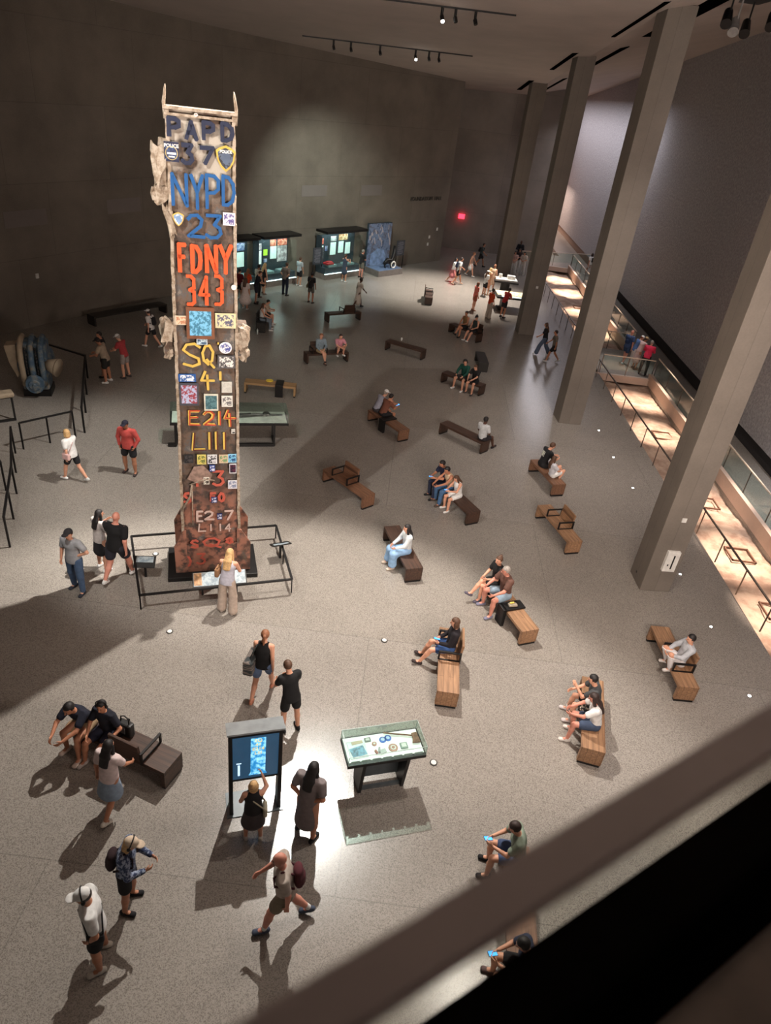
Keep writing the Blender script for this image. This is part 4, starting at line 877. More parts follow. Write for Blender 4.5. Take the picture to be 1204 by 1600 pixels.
for (x,y,lab,an) in ((226,878,'small dark reading panel at the left inside the column enclosure',100),(438,850,'small dark reading panel on the right side of the column enclosure',-60)):
    p=at(x,y,.45); t=empty('reading_panel',p,R(an)-R(90)+0,lab,'panel'); m=MB(); m.box((0,0,0),(.5,.32,.03),0,0,q); m.build('backing',BLACK,t); m=MB(); m.box((0,.05,.035),(.4,.16,.008),0,0,q); m.build('print',PANEL,t); m=MB(); m.bar((0,0,-.02),(0,0,-.44),.05); m.build('stand',BLACK,t)
# ------------------------------------------------------------------ kiosk
K0=Vector((-1.60,7.42,0)); t=empty('display_kiosk',K0,R(19),'tall black kiosk with glowing blue screen showing the steel column','kiosk')
for sd in(-1,1):
    m=MB(); m.prism([(-.16,0),(.10,0),(.05,1.9),(-.05,1.9)],-.03,.03); o=m.build('side_post',BLACK,t); o.rotation_euler=(R(90),0,R(90)); o.location=(sd*.40,0,0)
m=MB(); m.box((0,0,1.30),(.84,.09,1.14)); m.build('housing',BLACK,t,bevel=.01)
m=MB(); m.box((0,-.05,1.30),(.74,.012,1.0)); sc_=m.build('screen',mat('screen_dark_blue',(.02,.03,.05),.2,emit=(.02,.06,.11),es=1.0),t)
scr=ramp_noise('screen_picture',[(0,(.0,.04,.14)),(.45,(.02,.2,.45)),(.55,(.2,.55,.8)),(1,(.75,.9,1))],9,.3,0,6); bb=scr.node_tree.nodes['Principled BSDF']; scr.node_tree.links.new(bb.inputs['Base Color'].links[0].from_socket,bb.inputs['Emission Color']); bb.inputs['Emission Strength'].default_value=1.4
m=MB(); m.prism([(-.13,-.43),(.17,-.43),(.14,-.36),(.14,.46),(-.10,.46),(-.10,-.36)],0,.006); o=m.build('column_picture',scr,sc_); o.rotation_euler=(R(90),0,0); o.location=(0.02,-.058,1.30)
SG=mat('screen_gold',(.5,.4,.1),.4,emit=(.9,.7,.25),es=1.0); SW=mat('screen_white',(.5,.5,.5),.4,emit=(.55,.8,1),es=1.2)
text_mesh('screen_lettering','SQ\n41\nE214\nLIII',.10,SG,sc_,Matrix.Translation((.04,-.068,1.56))@Matrix.Rotation(R(90),4,'X'),.002)
m=MB(); m.box((-.27,-.058,1.02),(.035,.006,.26)); m.box((-.27,-.058,1.19),(.08,.006,.02)); m.build('slider',SW,sc_)
m=MB(); m.box((0,.04,1.92),(.92,.34,.03),0,0,Matrix.Rotation(R(-14),3,'X')); m.build('hood',mat('pale_metal',(.26,.28,.29),.35,.3),t)
m=MB(); m.box((0,.04,.01),(.95,.5,.02)); m.build('base_plate',mat('glass_base',(.16,.2,.22),.25),t)
# ------------------------------------------------------------------ vitrine
VR=R(19); V0=Vector((.50,8.22,0)); t=empty('glass_vitrine',V0,VR,'low glass vitrine on black legs holding small objects and an axe','display case')
for sd in(-1,1):
    m=MB(); m.prism([(-.20,0),(.14,0),(.26,.86),(-.30,.86)],-.03,.03); o=m.build('leg',BLACK,t); o.rotation_euler=(R(90),0,R(90)); o.location=(sd*.40,0,0)
m=MB(); m.box((0,-.12,.03),(.86,.06,.06)); m.box((0,.06,.45),(.8,.02,.7)); m.build('back_panel',mat('slate_panel',(.10,.12,.13),.4),t)
m=MB(); m.box((0,0,.895),(1.42,.62,.07)); m.build('tray',BLACK,t,bevel=.008)
m=MB(); m.box((0,.015,.935),(1.36,.52,.012)); m.build('white_liner',mat('liner',(.82,.82,.78),.7,emit=(.8,.85,.8),es=.35),t)
m=MB()
for sd in(-1,1): m.box((0,sd*.30,1.035),(1.40,.008,.2)); m.box((sd*.70,0,1.035),(.008,.6,.2))
m.box((0,0,1.138),(1.41,.61,.008)); m.build('glass_hood',GLASS,t)
m=MB()
for sx in(-1,1):
    for sy in(-1,1): m.bar((sx*.70,sy*.3,.93),(sx*.70,sy*.3,1.14),.008)
    m.bar((sx*.70,-.3,1.14),(sx*.70,.3,1.14),.008)
for sy in(-1,1): m.bar((-.7,sy*.3,1.14),(.7,sy*.3,1.14),.008)
m.build('glass_edge',mat('glass_edge_grey',(.35,.42,.4),.3),t)
m=MB()
for k in range(7): m.box((-.58+k*.19,-.285,.99),(.15,.004,.05))
m.build('caption_card',mat('caption_grey',(.45,.5,.5),.5),t)
def inv(name,lab,cat,x,y,fn,mts,rz=0,**k):
    m=MB(); fn(m); o=m.build(name,mts,**k); p=V0+Matrix.Rotation(VR,3,'Z')@Vector((x,y,.942)); o.location=p; o.rotation_euler=(0,0,VR+rz); return tag(o,lab,cat)
inv('photo_print','torn blue and white photo print at the left end of the vitrine','photo',-.47,.0,lambda m:(m.box((0,0,.006),(.32,.36,.01)),m.box((0,-.05,.013),(.26,.2,.006),.2,1),m.box((.02,.14,.013),(.2,.06,.006),.1,2)),[mat('photo_white',(.7,.74,.76),.5),mat('photo_blue',(.12,.25,.36),.5,0,.6,20),mat('photo_tan',(.5,.38,.25),.5)])
for k,(x,y,c) in enumerate(((.02,.13,'left'),(.12,.15,'right'))):
    inv('blue_ribbon_badge','bright blue ribbon badge near the back of the vitrine, '+c+' one of the pair','badge',x,y,lambda m:(m.cyl((0,0,0),.065,.012,12),m.cyl((0,0,.012),.035,.008,12,1)),[mat('ribbon_blue',(.03,.12,.5),.5),mat('ribbon_pale',(.45,.6,.8),.5)])
inv('round_medal','large copper ring medal in the middle of the vitrine','medal',.16,-.07,lambda m:(m.cyl((0,0,0),.085,.014,24),m.cyl((0,0,.014),.05,.006,24,1),m.cyl((0,0,.02),.028,.006,20,0)),[mat('copper',(.42,.2,.14),.5),WHITE])
inv('round_medal','small copper medal beside the blue ribbon badges','medal',-.15,.07,lambda m:(m.cyl((0,0,0),.045,.012,20),m.cyl((0,0,.012),.02,.006,20,1)),[mat('copper',(.42,.2,.14),.5),WHITE])
inv('picture_frame','small grey picture frame at the back left of the vitrine','frame',-.25,.17,lambda m:(m.box((0,0,.012),(.11,.08,.024)),m.box((0,0,.026),(.07,.045,.006),0,1)),[mat('frame_grey',(.2,.22,.2),.5),WHITE])
inv('picture_frame','green-grey picture frame right of the large copper medal','frame',.36,-.06,lambda m:(m.box((0,0,.012),(.13,.12,.024)),m.box((0,0,.026),(.085,.075,.006),0,1)),[mat('frame_green',(.26,.32,.28),.5),WHITE])
inv('small_figures','cluster of small red and grey keepsakes at the front middle of the vitrine','keepsakes',-.1,-.12,lambda m:(m.box((-.06,0,.02),(.03,.08,.04),.3),m.box((0,.02,.03),(.03,.1,.06),-.2,1),m.box((.06,0,.015),(.11,.08,.03),.2,2)),[mat('keepsake_red',(.4,.12,.08),.5),mat('keepsake_grey',(.35,.36,.36),.5),mat('keepsake_pale',(.5,.52,.5),.5)])
inv('fire_axe','rusty brown axe lying across the right end of the vitrine','axe',.36,.12,lambda m:(m.tube([(-.30,.14,.03),(-.1,.08,.03),(.12,.02,.03),(.24,-.02,.03)],.014,8),m.prism([(.20,.04),(.30,.05),(.31,-.17),(.17,-.16),(.20,-.06)],.012,.045)),mat('rusted_axe',(.20,.10,.06),.7,0,.3,15))
# long vitrine behind the steel column
t=empty('long_vitrine',(-5.55,20.85,0),R(17),'long glass display table on black frame legs partly hidden behind the steel column','display case')
for x in (-1.75,1.45):
    m=MB(); 
    for y in(-.35,.35): m.bar((x,y,0),(x,y,.82),.06)
    m.bar((x,-.35,.04),(x,.35,.04),.07); m.build('leg',BLACK,t)
m=MB(); m.bar((-.0,-.35,.05),(1.45,-.35,.05),.1); m.bar((-1.75,-.35,.05),(-2.0,-.35,.05),.12); m.build('foot_bar',BLACK,t)
m=MB(); m.box((0,0,.85),(3.8,.95,.08)); m.build('tray',BLACK,t)
m=MB(); m.box((0,0,.90),(3.7,.86,.02)); m.build('white_liner',mat('liner_warm',(.72,.69,.63),.7),t)
m=MB()
for sd in(-1,1): m.box((0,sd*.46,1.06),(3.78,.01,.34)); m.box((sd*1.89,0,1.06),(.01,.92,.34))
m.box((0,0,1.23),(3.78,.93,.01)); m.build('glass_hood',GLASS,t)
m=MB(); m.tube([(-.9,-.12,.04),(.3,.0,.05),(1.0,.06,.05),(1.75,.1,.04)],[.06,.07,.05,.03],8); m.sph((1.2,.08,.08),(.13,.1,.08),8); m.box((.25,-.02,.06),(.9,.16,.09),.12); o=m.build('scorched_tool',mat('scorched',(.03,.025,.022),.7,0,.5,9),None,True); o.location=(-5.55,20.85,.91); o.rotation_euler=(0,0,R(17)); tag(o,'long blackened tool lying inside the long glass display table','tool')
# ------------------------------------------------------------------ elevator machine, stand
t=empty('hoist_motor',(-13.05,22.7,0),R(18),'bulky blue and rust hoist motor standing on a black base at far left','machine')
M_MB=ramp_noise('machine_blue',[(0,(.03,.05,.07)),(.45,(.06,.11,.17)),(.56,(.16,.19,.2)),(.64,(.26,.22,.17)),(1,(.34,.28,.2))],3.5,.7,.6,8); M_MT=ramp_noise('machine_tan',[(0,(.14,.10,.07)),(.5,(.34,.27,.19)),(1,(.44,.36,.26))],4,.8,.5,8)
m=MB(); m.box((0.05,.1,.13),(1.05,1.0,.26)); m.build('base',BLACK,t)
m=MB(); m.tube([(.05,-.35,1.15),(.05,.75,1.25)],[.60,.66],28); o=m.build('drum',M_MB,t,False); 
m=MB(); m.box((.05,.05,.75),(1.0,.9,1.0)); m.box((.05,.1,1.7),(1.1,.8,.75)); m.build('housing',M_MB,t,bevel=.08)
for k,x in enumerate((-.33,.05,.42)):
    m=MB(); pts=[(x,-.45,.5),(x,-.58,1.0),(x,-.60,1.5),(x,-.45,1.95),(x,-.15,2.14),(x,.3,2.16),(x,.6,1.9)]; m.tube(pts,.11,10); m.build('rib',M_MB if k!=0 else M_MT,t,True)
for x in (-.14,.24):
    m=MB()
    m.tube([(x,-.60+abs(k-10)*.006,.78+k*.06) for k in range(21)],[.05 if k%2 else .03 for k in range(21)],8)
    m.build('bolt_row',BLACK,t)
m=MB(); m.tube([(.08,-.62,.62),(.08,-.80,.60)],[.36,.34],28); m.tube([(.08,-.80,.60),(.08,-.84,.595)],[.24,.2],24); m.tube([(.08,-.84,.595),(.08,-.9,.59)],[.09,.07],16); m.build('wheel',M_MB,t)
m=MB(); m.tube([(.5,-.25,1.25),(.95,-.45,1.2)],[.18,.34],20); m.tube([(.95,-.45,1.2),(1.0,-.47,1.19)],[.34,.36],20); m.build('horn',M_MT,t,True)
m=MB(); m.prism([(-.95,1.95),(-.5,2.0),(-.45,.9),(-.62,.7),(-.85,1.3)],-.3,.3); o=m.build('side_plate',M_MT,t,bevel=.04); o.rotation_euler=(R(90),0,0)
t.scale=(.86,.86,.93)
t=empty('small_exhibit_stand',(-12.95,20.1,0),R(40),'small tan relic on a black frame stand at the left picture edge','exhibit')
m=MB(); 
for x in(-.4,.4): m.bar((x,0,0),(x,0,.85),.06)
m.bar((-.4,0,.03),(.4,0,.03),.08); m.bar((-.4,0,.85),(.4,0,.85),.08); m.build('stand',BLACK,t)
m=MB(); m.box((0,0,.96),(.95,.4,.16)); m.build('relic',M_MT,t,bevel=.05)
# ------------------------------------------------------------------ wall display cases
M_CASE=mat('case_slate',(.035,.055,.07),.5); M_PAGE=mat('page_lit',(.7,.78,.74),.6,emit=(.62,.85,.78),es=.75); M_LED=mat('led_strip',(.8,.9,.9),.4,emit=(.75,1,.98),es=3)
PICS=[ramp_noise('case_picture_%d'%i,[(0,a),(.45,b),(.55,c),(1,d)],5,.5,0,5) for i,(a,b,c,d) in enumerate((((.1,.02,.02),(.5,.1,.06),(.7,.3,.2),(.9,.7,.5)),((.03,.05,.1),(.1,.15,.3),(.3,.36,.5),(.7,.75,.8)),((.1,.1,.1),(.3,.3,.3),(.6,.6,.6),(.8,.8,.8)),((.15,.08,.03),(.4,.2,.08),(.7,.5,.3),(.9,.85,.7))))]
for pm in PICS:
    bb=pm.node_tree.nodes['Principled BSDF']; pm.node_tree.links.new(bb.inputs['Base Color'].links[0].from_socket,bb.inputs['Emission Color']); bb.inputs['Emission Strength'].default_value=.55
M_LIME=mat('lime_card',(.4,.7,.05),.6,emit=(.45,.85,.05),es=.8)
def wall_case(a,b,lab,layout,deep=.95,hz_=2.8,can_ext=.25):
    A=Vector((*a,0)); B=Vector((*b,0)); L=(B-A).length; an=math.atan2((B-A).y,(B-A).x); t=empty('wall_display_case',A,an,lab,'display case')
    m=MB(); m.box((L/2,deep/2,.16),(L,deep,.32)); m.build('plinth',mat('case_plinth',(.2,.17,.15),.6),t)
    m=MB(); m.box((L/2,deep/2+.05,.52),(L-.12,deep-.1,.36)); m.build('base_cabinet',M_CASE,t)
    m=MB(); m.box((L/2,.06,.335),(L-.04,.05,.03)); m.build('light_strip',M_LED,t)
    m=MB(); m.box((L/2,deep-.04,1.6),(L,.08,1.85)); m.box((.03,deep-.25,1.6),(.05,.45,1.85)); bp=m.build('back_panel',M_CASE,t)
    m=MB(); m.box((L/2+.05,deep/2-.05,hz_-.02),(L+can_ext,deep+.1,.14)); m.build('canopy',BLACK,t)
    m=MB(); m.box((L/2,deep*.5,hz_-.11),(L-.3,.06,.02)); m.build('case_lamp',M_LED,t)
    m=MB(); m.box((L/2,.1,1.55),(L-.06,.012,1.95)); m.build('glass_front',GLASS,t)
    for (x,z,w_,h_,k) in layout:
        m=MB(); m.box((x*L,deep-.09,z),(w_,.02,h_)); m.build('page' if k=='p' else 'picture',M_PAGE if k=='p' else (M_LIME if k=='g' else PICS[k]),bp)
    for (x,w_,h_) in ((.25,.7,.12),(.72,.8,.1)):
        m=MB(); m.box((x*L,.45,.70+h_/2),(w_,.5,h_)); m.build('display_block',mat('display_blue',(.3,.42,.44),.5),t)
    l=area('case_light',A+Matrix.Rotation(an,3,'Z')@Vector((L/2,deep*.45,hz_-.2)),A+Matrix.Rotation(an,3,'Z')@Vector((L/2,deep*.6,0)),26,L*.8,.25,(.78,1,.95))
    return t,A,an,L
lay1=[(.12,1.5,.5,.75,'p'),(.12,2.1,.5,.35,2),(.33,1.75,.3,.34,'g'),(.33,1.3,.25,.2,1),(.56,1.7,.48,.7,'p'),(.55,2.25,.45,.36,0),(.82,1.6,.75,.9,2),(.82,2.25,.75,.36,0)]
wall_case((-8.81,40.74),(-7.23,42.9),'wall display case with a lime green card and large white pages, middle one of three',lay1)
wall_case((-10.75,38.1),(-9.1,40.35),'wall display case partly hidden behind the steel column, nearest of three',[(.2,1.5,.45,.8,'p'),(.5,1.5,.45,.8,'p'),(.5,2.2,.6,.4,1),(.82,1.5,.5,.8,'p'),(.82,2.2,.6,.4,1)])
t2,A2,an2,L2=wall_case((-5.71,44.43),(-3.65,47.06),'wall display case with a red folded cloth, farthest of three',[(.1,1.5,.42,.75,'p'),(.1,2.15,.42,.34,0),(.24,1.7,.2,.3,1),(.42,1.65,.48,.75,'p'),(.42,2.25,.48,.3,2),(.63,1.7,.44,.7,'p'),(.82,1.6,.44,.7,'p'),(.68,2.3,.8,.36,3)],hz_=2.85)
p=A2+Matrix.Rotation(an2,3,'Z')@Vector((.65,.42,.83)); m=MB(); m.box((0,0,.06),(.6,.42,.12)); m.box((.05,.02,.15),(.45,.3,.06),.15); o=m.build('folded_red_cloth',mat('red_cloth',(.6,.03,.04),.8),bevel=.03); o.location=p; o.rotation_euler=(0,0,an2); tag(o,'folded bright red cloth at the left end of the farthest wall case','cloth')
# poster block with relic and low plinth, and two text steles
def stele(a,an,lab):
    t=empty('text_stele',(a[0],a[1],0),an,lab,'sign'); m=MB()
    for x in(-.36,.36): m.bar((x,0,0),(x,0,1.0),.04)
    m.build('frame',BLACK,t); m=MB(); m.box((0,0,1.38),(.78,.05,1.0)); m.build('panel',mat('stele_panel',(.06,.065,.08),.5),t)
    m=MB()
    for k in range(13): m.box((random.Random(k).uniform(-.04,0),-.028,1.78-k*.065),(.55 if k%4 else .4,.004,.02))
    m.build('text_lines',mat('stele_text',(.28,.28,.34),.5),t)
    return t
stele((-6.25,44.6),R(50),'dark text stele between the middle and farthest wall cases'); stele((-1.35,50.5),R(50),'dark text stele right of the large blue poster')
an=R(50); t=empty('poster_wall',(-2.85,49.2,0),an,'tall poster of a blue-tinted ruined street scene behind a low plinth','poster')
m=MB(); m.box((0,.0,1.55),(2.25,.14,3.0)); m.build('backing',M_CASE,t)
PST=ramp_noise('poster_print',[(0,(.02,.03,.05)),(.4,(.06,.09,.16)),(.5,(.22,.30,.48)),(.6,(.12,.12,.16)),(1,(.65,.68,.78))],2.4,.5,0,9)
m=MB(); m.box((0,-.085,1.55),(2.2,.02,2.95)); pp=m.build('print',PST,t)
m=MB()
rp=random.Random(9)
m.prism([(-.75,.1),(.65,.1),(.75,.8),(.5,1.2),(-.1,1.35),(-.7,1.0)],0,.012); o=m.build('pale_haze_patch',mat('poster_pale_blue',(.26,.38,.62),.5,0,.3,3),pp); o.rotation_euler=(R(90),0,0); o.location=(0,-.095,.1)
m=MB()
for k in range(16): m.box((rp.uniform(-1,1),-.1,rp.uniform(1.7,2.9)),(rp.uniform(.04,.12),.01,rp.uniform(.15,.5)),0,0,Matrix.Rotation(rp.uniform(-.5,.5),3,'Y'))
m.build('pale_beams',mat('poster_beams',(.5,.46,.5),.5),pp)
m=MB(); m.prism([(-3.55,48.2),(-2.5,47.1),(-1.0,48.95),(-1.75,50.15)],0,.36); o=m.build('low_plinth',mat('plinth_grey',(.16,.14,.13),.6)); tag(o,'low angular plinth in front of the tall blue poster','plinth')
m=MB(); m.prism([(-3.45,48.15),(-2.5,47.2),(-1.1,48.95),(-1.78,50.0)],.36,.375); m.build('blue_top',mat('plinth_blue',(.12,.18,.30),.4),o)
t=empty('twisted_relic',(-1.95,48.75,.375),an,'twisted black metal relic with a pale ring on the low plinth','relic')
m=MB(); m.tube([(-.5,0,.25),(-.2,0,.5),(.1,-.1,.45),(.4,0,.8),(.5,.1,1.35)],[.12,.16,.12,.14,.08],8); m.tube([(-.5,0,.25),(-.45,-.1,0)],.05,6); m.tube([(.4,0,.8),(.45,.1,0)],.05,6); m.tube([(0,0,.45),(0,-.2,0)],.05,6); m.build('mangled_bars',BLACK,t,True)
m=MB(); m.tube([(.05+.2*math.cos(a),-.35,.24+.2*math.sin(a)) for a in [k*math.pi/8 for k in range(17)]],.045,6); m.build('pale_ring',WHITE,t,True)
# touch table by the far column
t=empty('map_table',(6.2,43.2,0),R(4),'glowing map table on black legs beside the third concrete column','table')
m=MB(); m.box((0,0,.85),(2.6,1.7,.1)); m.build('table_top',BLACK,t); m=MB(); m.box((-.1,.2,.905),(2.2,1.1,.012)); 
MP=ramp_noise('map_print',[(0,(.5,.5,.45)),(.45,(.85,.8,.6)),(.52,(.8,.55,.1)),(.58,(.9,.85,.7)),(1,(.2,.35,.55))],2.5,.5,0,4); bb=MP.node_tree.nodes['Principled BSDF']; MP.node_tree.links.new(bb.inputs['Base Color'].links[0].from_socket,bb.inputs['Emission Color']); bb.inputs['Emission Strength'].default_value=.6
m.build('map',MP,t)
m=MB(); m.box((0,-.65,.91),(2.0,.3,.02)); m.build('screen_strip',mat('strip_lit',(.6,.7,.7),.4,emit=(.7,.85,.85),es=.6),t)
for x in(-.8,.8):
    m=MB(); m.box((x,0,.42),(.14,.7,.8)); m.box((x,0,.04),(.5,.9,.08)); m.build('leg',BLACK,t)
t=empty('model_table',(5.9,47.2,0),0,'small white architectural model on a table behind the map table','table'); m=MB(); m.box((0,0,.8),(1.6,1.0,.1)); m.cyl((0,0,0),.3,.8,16); m.build('table_top',DARK,t); m=MB(); m.box((0,0,.9),(1.4,.8,.1)); m.box((.3,0,1.05),(.5,.4,.25)); m.cyl((-.4,.1,.9),.12,.3,10); m.build('white_model',WHITE,t)
# ------------------------------------------------------------------ benches
W_DARK=wood('wood_dark',(.035,.018,.012),(.09,.045,.028)); W_MID=wood('wood_mid',(.14,.07,.04),(.28,.14,.08)); W_LT=wood('wood_light',(.22,.12,.065),(.42,.24,.13)); W_BLK=wood('wood_black',(.012,.01,.009),(.03,.025,.02)); W_GOLD=wood('wood_gold',(.3,.18,.08),(.45,.28,.13))
def bench(a,b,lab,wd=W_MID,back=None,console=None,width=.46,L=2.0,group=None,fixlen=True):
    A=Vector((*a,0)) if not isinstance(a,Vector) else a; B=Vector((*b,0)) if not isinstance(b,Vector) else b
    A=Vector((A.x,A.y,0));B=Vector((B.x,B.y,0)); c=(A+B)/2; an=math.atan2((B-A).y,(B-A).x)
    if fixlen and b is not None: c=B-(B-A).normalized()*L/2
    t=empty('wooden_bench',c,an,lab,'bench',group)
    m=MB(); m.box((0,0,.41),(L,width,.08)); m.build('seat',wd,t,bevel=.006)
    for sd in(-1,1):
        m=MB(); m.box((sd*(L/2-.04),0,.215),(.08,width,.31)); e=m.build('end_panel',wd,t,bevel=.005)
        m=MB(); m.box((sd*(L/2-.045),0,.03),(.07,width-.03,.06)); m.build('foot',BLACK,e)
    if back:
        sd,f,bl=back; x=(f-.5)*L; m=MB(); y=sd*(width/2-.03)
        m.box((x,y+sd*.03,.66),(bl,.05,.42),0,0,Matrix.Rotation(R(-6)*sd,3,'X')); m.build('backrest',wd,t,bevel=.006)
        for s2 in(-1,1):
            m=MB(); xx=x+s2*(bl/2+.03); m.bar((xx,-sd*(width/2+.0),.45),(xx,-sd*(width/2),.68),.035); m.bar((xx,-sd*(width/2+.015),.67),(xx,sd*(width/2),.67),.045,.03); m.bar((xx,sd*(width/2),.40),(xx,sd*(width/2),.69),.035); m.bar((xx,-sd*(width/2),.455),(xx,sd*width/2,.455),.035,.02); m.build('armrest',BLACK,t)
    if console is not None:
        x=(console-.5)*L; m=MB(); m.box((x,0,.475),(.30,width+.10,.05)); m.box((x,-(width/2+.05),.25),(.30,.09,.5)); m.build('black_cover',BLACK,t,bevel=.01)
    return t,c,an
def bpx(p,q,*a,**k): return bench(at(*p,.45),at(*q,.45),*a,**k)
bpx((516,732),(577,774),'reddish wooden bench with backrest in the lit edge of the column shadow',W_MID,(1,.42,.66))
bpx((692,658),(760,690),'dark bench with a white-shirted man at its right end',W_DARK)
bpx((610,532),(663,547),'plain dark empty bench with a small cup on it',W_DARK)
bpx((847,785),(899,846),'light brown empty bench with backrest, left of the nearest concrete column',W_LT,(1,.5,.66))
bpx((1030,977),(1077,1074),'light brown bench with a reclining white-clothed visitor',W_LT,(1,.60,.6))
bpx((702,982),(700,1082),'light brown bench with a woman leaning back in it, shadow to the right',W_LT,(1,.36,.62))
bpx((926,1059),(927,1172),'light brown bench with a pair of seated visitors, nearest to the balcony',W_LT)
bpx((615,827),(648,888),'dark brown bench with a woman in a pale blue skirt',W_DARK)
bpx((688,751),(741,800),'very dark bench with three visitors huddled at its left end',W_DARK)
bpx((769,907),(829,985),'light brown bench with a black box cover in its middle',W_LT,None,.56)
bpx((582,638),(632,672),'brown bench with black box cover and two hunched visitors',W_MID,None,.5)
bpx((695,580.6),(755,602),'dark bench with visitors in green and black tops',W_DARK)
bpx((751,552),(756,567),'dark empty bench seen end-on behind the green-topped visitor',W_BLK,L=1.6)
bpx((707,505),(750,522),'dark bench with backrest and two visitors below the far group',W_DARK,(1,.8,.6))
bpx((509,489),(562,485.5),'dark empty bench with backrest in front of the wall cases',W_DARK,(-1,.62,.62),fixlen=False)
bpx((479,551),(540,548),'dark bench with a woman and a pink-shirted visitor',W_DARK,(1,.3,.6),fixlen=False)
bench((-7.15,32.6),(-7.3,34.6),'black bench with backrest holding two visitors right of the steel column',W_BLK,(1,.3,.7),fixlen=False)
bpx((382,594),(463,602),'golden brown bench with a black cover, behind the long glass display table',W_GOLD,None,.68,fixlen=False)
bench((-14.55,30.54),(-12.33,33.91),'long black bench against the curved concrete wall',W_BLK,width=.6,L=4.0)
bench((-5.05,8.36),(-3.09,7.69),'dark bench with a forward backrest and dividers at lower left',W_DARK,(-1,.60,.62),width=.5)
bpx((669,449),(670,465),'dark bench with backrest standing end-on in the bright far floor',W_DARK,(-1,.5,.7))
bpx((805,1322),(822,1560),'bench under two visitors with phones, mostly hidden behind the balcony handrail',W_MID,fixlen=False,L=2.3)
p=at(627,532,.45); m=MB(); m.cyl((0,0,0),.035,.13,14,r2=.043); o=m.build('paper_cup',WHITE,None,True); o.location=p; tag(o,'small white paper cup on the plain dark bench','cup')
p=at(421,595,.45); m=MB(); m.cyl((0,0,0),.14,.02,24); o=m.build('yellow_disc',mat('yellow_disc',(.8,.6,.05),.5)); o.location=p; tag(o,'round bright yellow disc on the golden brown bench','disc')
p=at(800,947,.50); m=MB(); m.box((0,0,.04),(.22,.12,.05),.3); m.box((-.02,.02,.085),(.12,.05,.03),.5,1); o=m.build('small_bundle',[mat('tan_cloth',(.3,.26,.2),.8),mat('yellow_packet',(.8,.6,.12),.5)],bevel=.01); o.location=p; tag(o,'small bundle with a yellow packet on the black bench cover','bundle')
# ------------------------------------------------------------------ visitors
W_=S(224,224,222); BK=S(28,27,30); NV=S(34,40,62)
# front floor
f=person(157,1500,115,'pockets','person in white polo, black shorts and white cap, nearest at lower left',('tee',W_),('shorts',BK),('short','dark'),'m',S(205,200,190),1.74,1.1,cap=W_,phones=True,yaw=0)
shoulder_bag(f,'small black crossbody bag on the nearest white-capped person',BK,-1,(.2,.08,.16),-.02,'crossbody_bag',True)
pat=ramp_noise('patterned_blue_cloth',[(0,S(30,36,60)),(.48,S(50,62,92)),(.54,S(150,160,180)),(1,S(70,84,116))],22,.9,0,3)
f=person(206,1413,-85,'phone','person in blue patterned blouse and tan cap at lower left',('long',pat),('shorts',BK),('bob','blond'),'m',BK,1.64,1.05,cap=S(206,186,164),phones=True)
backpack(f,'dark maroon-black backpack on the patterned-blouse person',S(44,26,30),.05)
f=person(443,1442,100,'walk','bald man striding left in grey shirt and khaki shorts, lower middle',('tee',S(178,166,156)),('shorts',S(140,128,110)),('bald','grey'),'r',S(70,78,96),1.76,1.1,sock=W_)
backpack(f,'burgundy backpack on the striding bald man',S(84,36,44))
f=person(478,1300,-20,'back','woman with long black hair in a grey dress beside the kiosk',('dress',S(122,112,112)),('dress',S(122,112,112),.66,.21),('long','black'),'m',BK,1.66,1.12)
f=person(395,1306,15,'wave','small blonde child in black top photographing the kiosk screen',('tank',BK),('skirt',S(70,64,66),.42,.20),('bob','blond'),'l',S(200,196,190),1.38)
shoulder_bag(f,'pale shoulder bag on the blonde child at the kiosk',S(190,182,160),1,(.2,.07,.2),.02,'shoulder_bag',True)
person(452,1138,35,'down','boy in black t-shirt and black shorts behind the kiosk',('tee',S(20,20,22)),('shorts',S(20,20,22)),('short','brown'),'l',S(26,26,28),1.64)
f=person(410,1086,-8,'walk2','blonde woman in black tank top walking with a large patterned tote',('tank',S(20,20,22)),('shorts',S(96,116,150)),('pony','ginger'),'l',S(180,120,96),1.66)
tote=ramp_noise('tote_stripes',[(0,S(26,32,34)),(.46,S(50,56,58)),(.54,S(120,110,104)),(1,S(44,52,52))],4,.9,0,2,0,'Object',(1,1,6))
b=shoulder_bag(f,'large dark striped tote bag on the blonde woman shoulder',(.05,.06,.06),-1,(.5,.2,.34),.02,'tote_bag'); b.data.materials[0]=tote
f=person(178,1263,-15,'walk','woman with long dark hair in pale pink blouse passing the lower left bench',('tee',S(214,196,194)),('skirt',S(140,158,178),.5,.22),('long','black'),'m',S(220,214,204),1.6)
person(122,924,165,'hip','man in grey polo, blue jeans and dark cap near the left edge',('tee',S(150,152,156)),('trousers',S(70,92,122)),('short','dark'),'l',S(48,52,62),1.74,1.08,cap=S(40,38,40))
f=person(163,888,-30,'hands_mouth','woman with long dark hair in black and white dress beside the bald man',('tee',S(196,188,184)),('skirt',BK,.42,.2),('long','black'),'l',W_,1.66)
f=person(188,905,-12,'walk2','large bald man in black t-shirt seen from behind, left of the column',('tee',S(16,16,18)),('shorts',S(34,34,44)),('bald','grey'),'r',W_,1.84,1.25)
f=person(356,955,-5,'down','blonde woman in wide beige trousers reading the panel at the enclosure',('tank',S(186,184,196)),('wide',S(186,168,154)),('long','blond'),'l',S(206,196,186),1.66)
m_=shoulder_bag(f,'round tan straw bag on the back of the woman in beige trousers',S(150,112,80),-1,(.26,.1,.22),-.2,'straw_bag')
person(204,740,175,'pockets','man in coral shirt, black shorts and navy cap walking toward the camera',('long',S(196,80,74)),('shorts',S(32,32,36)),('short','dark'),'m',S(70,60,60),1.76,1.15,cap=S(36,36,52),sock=None)
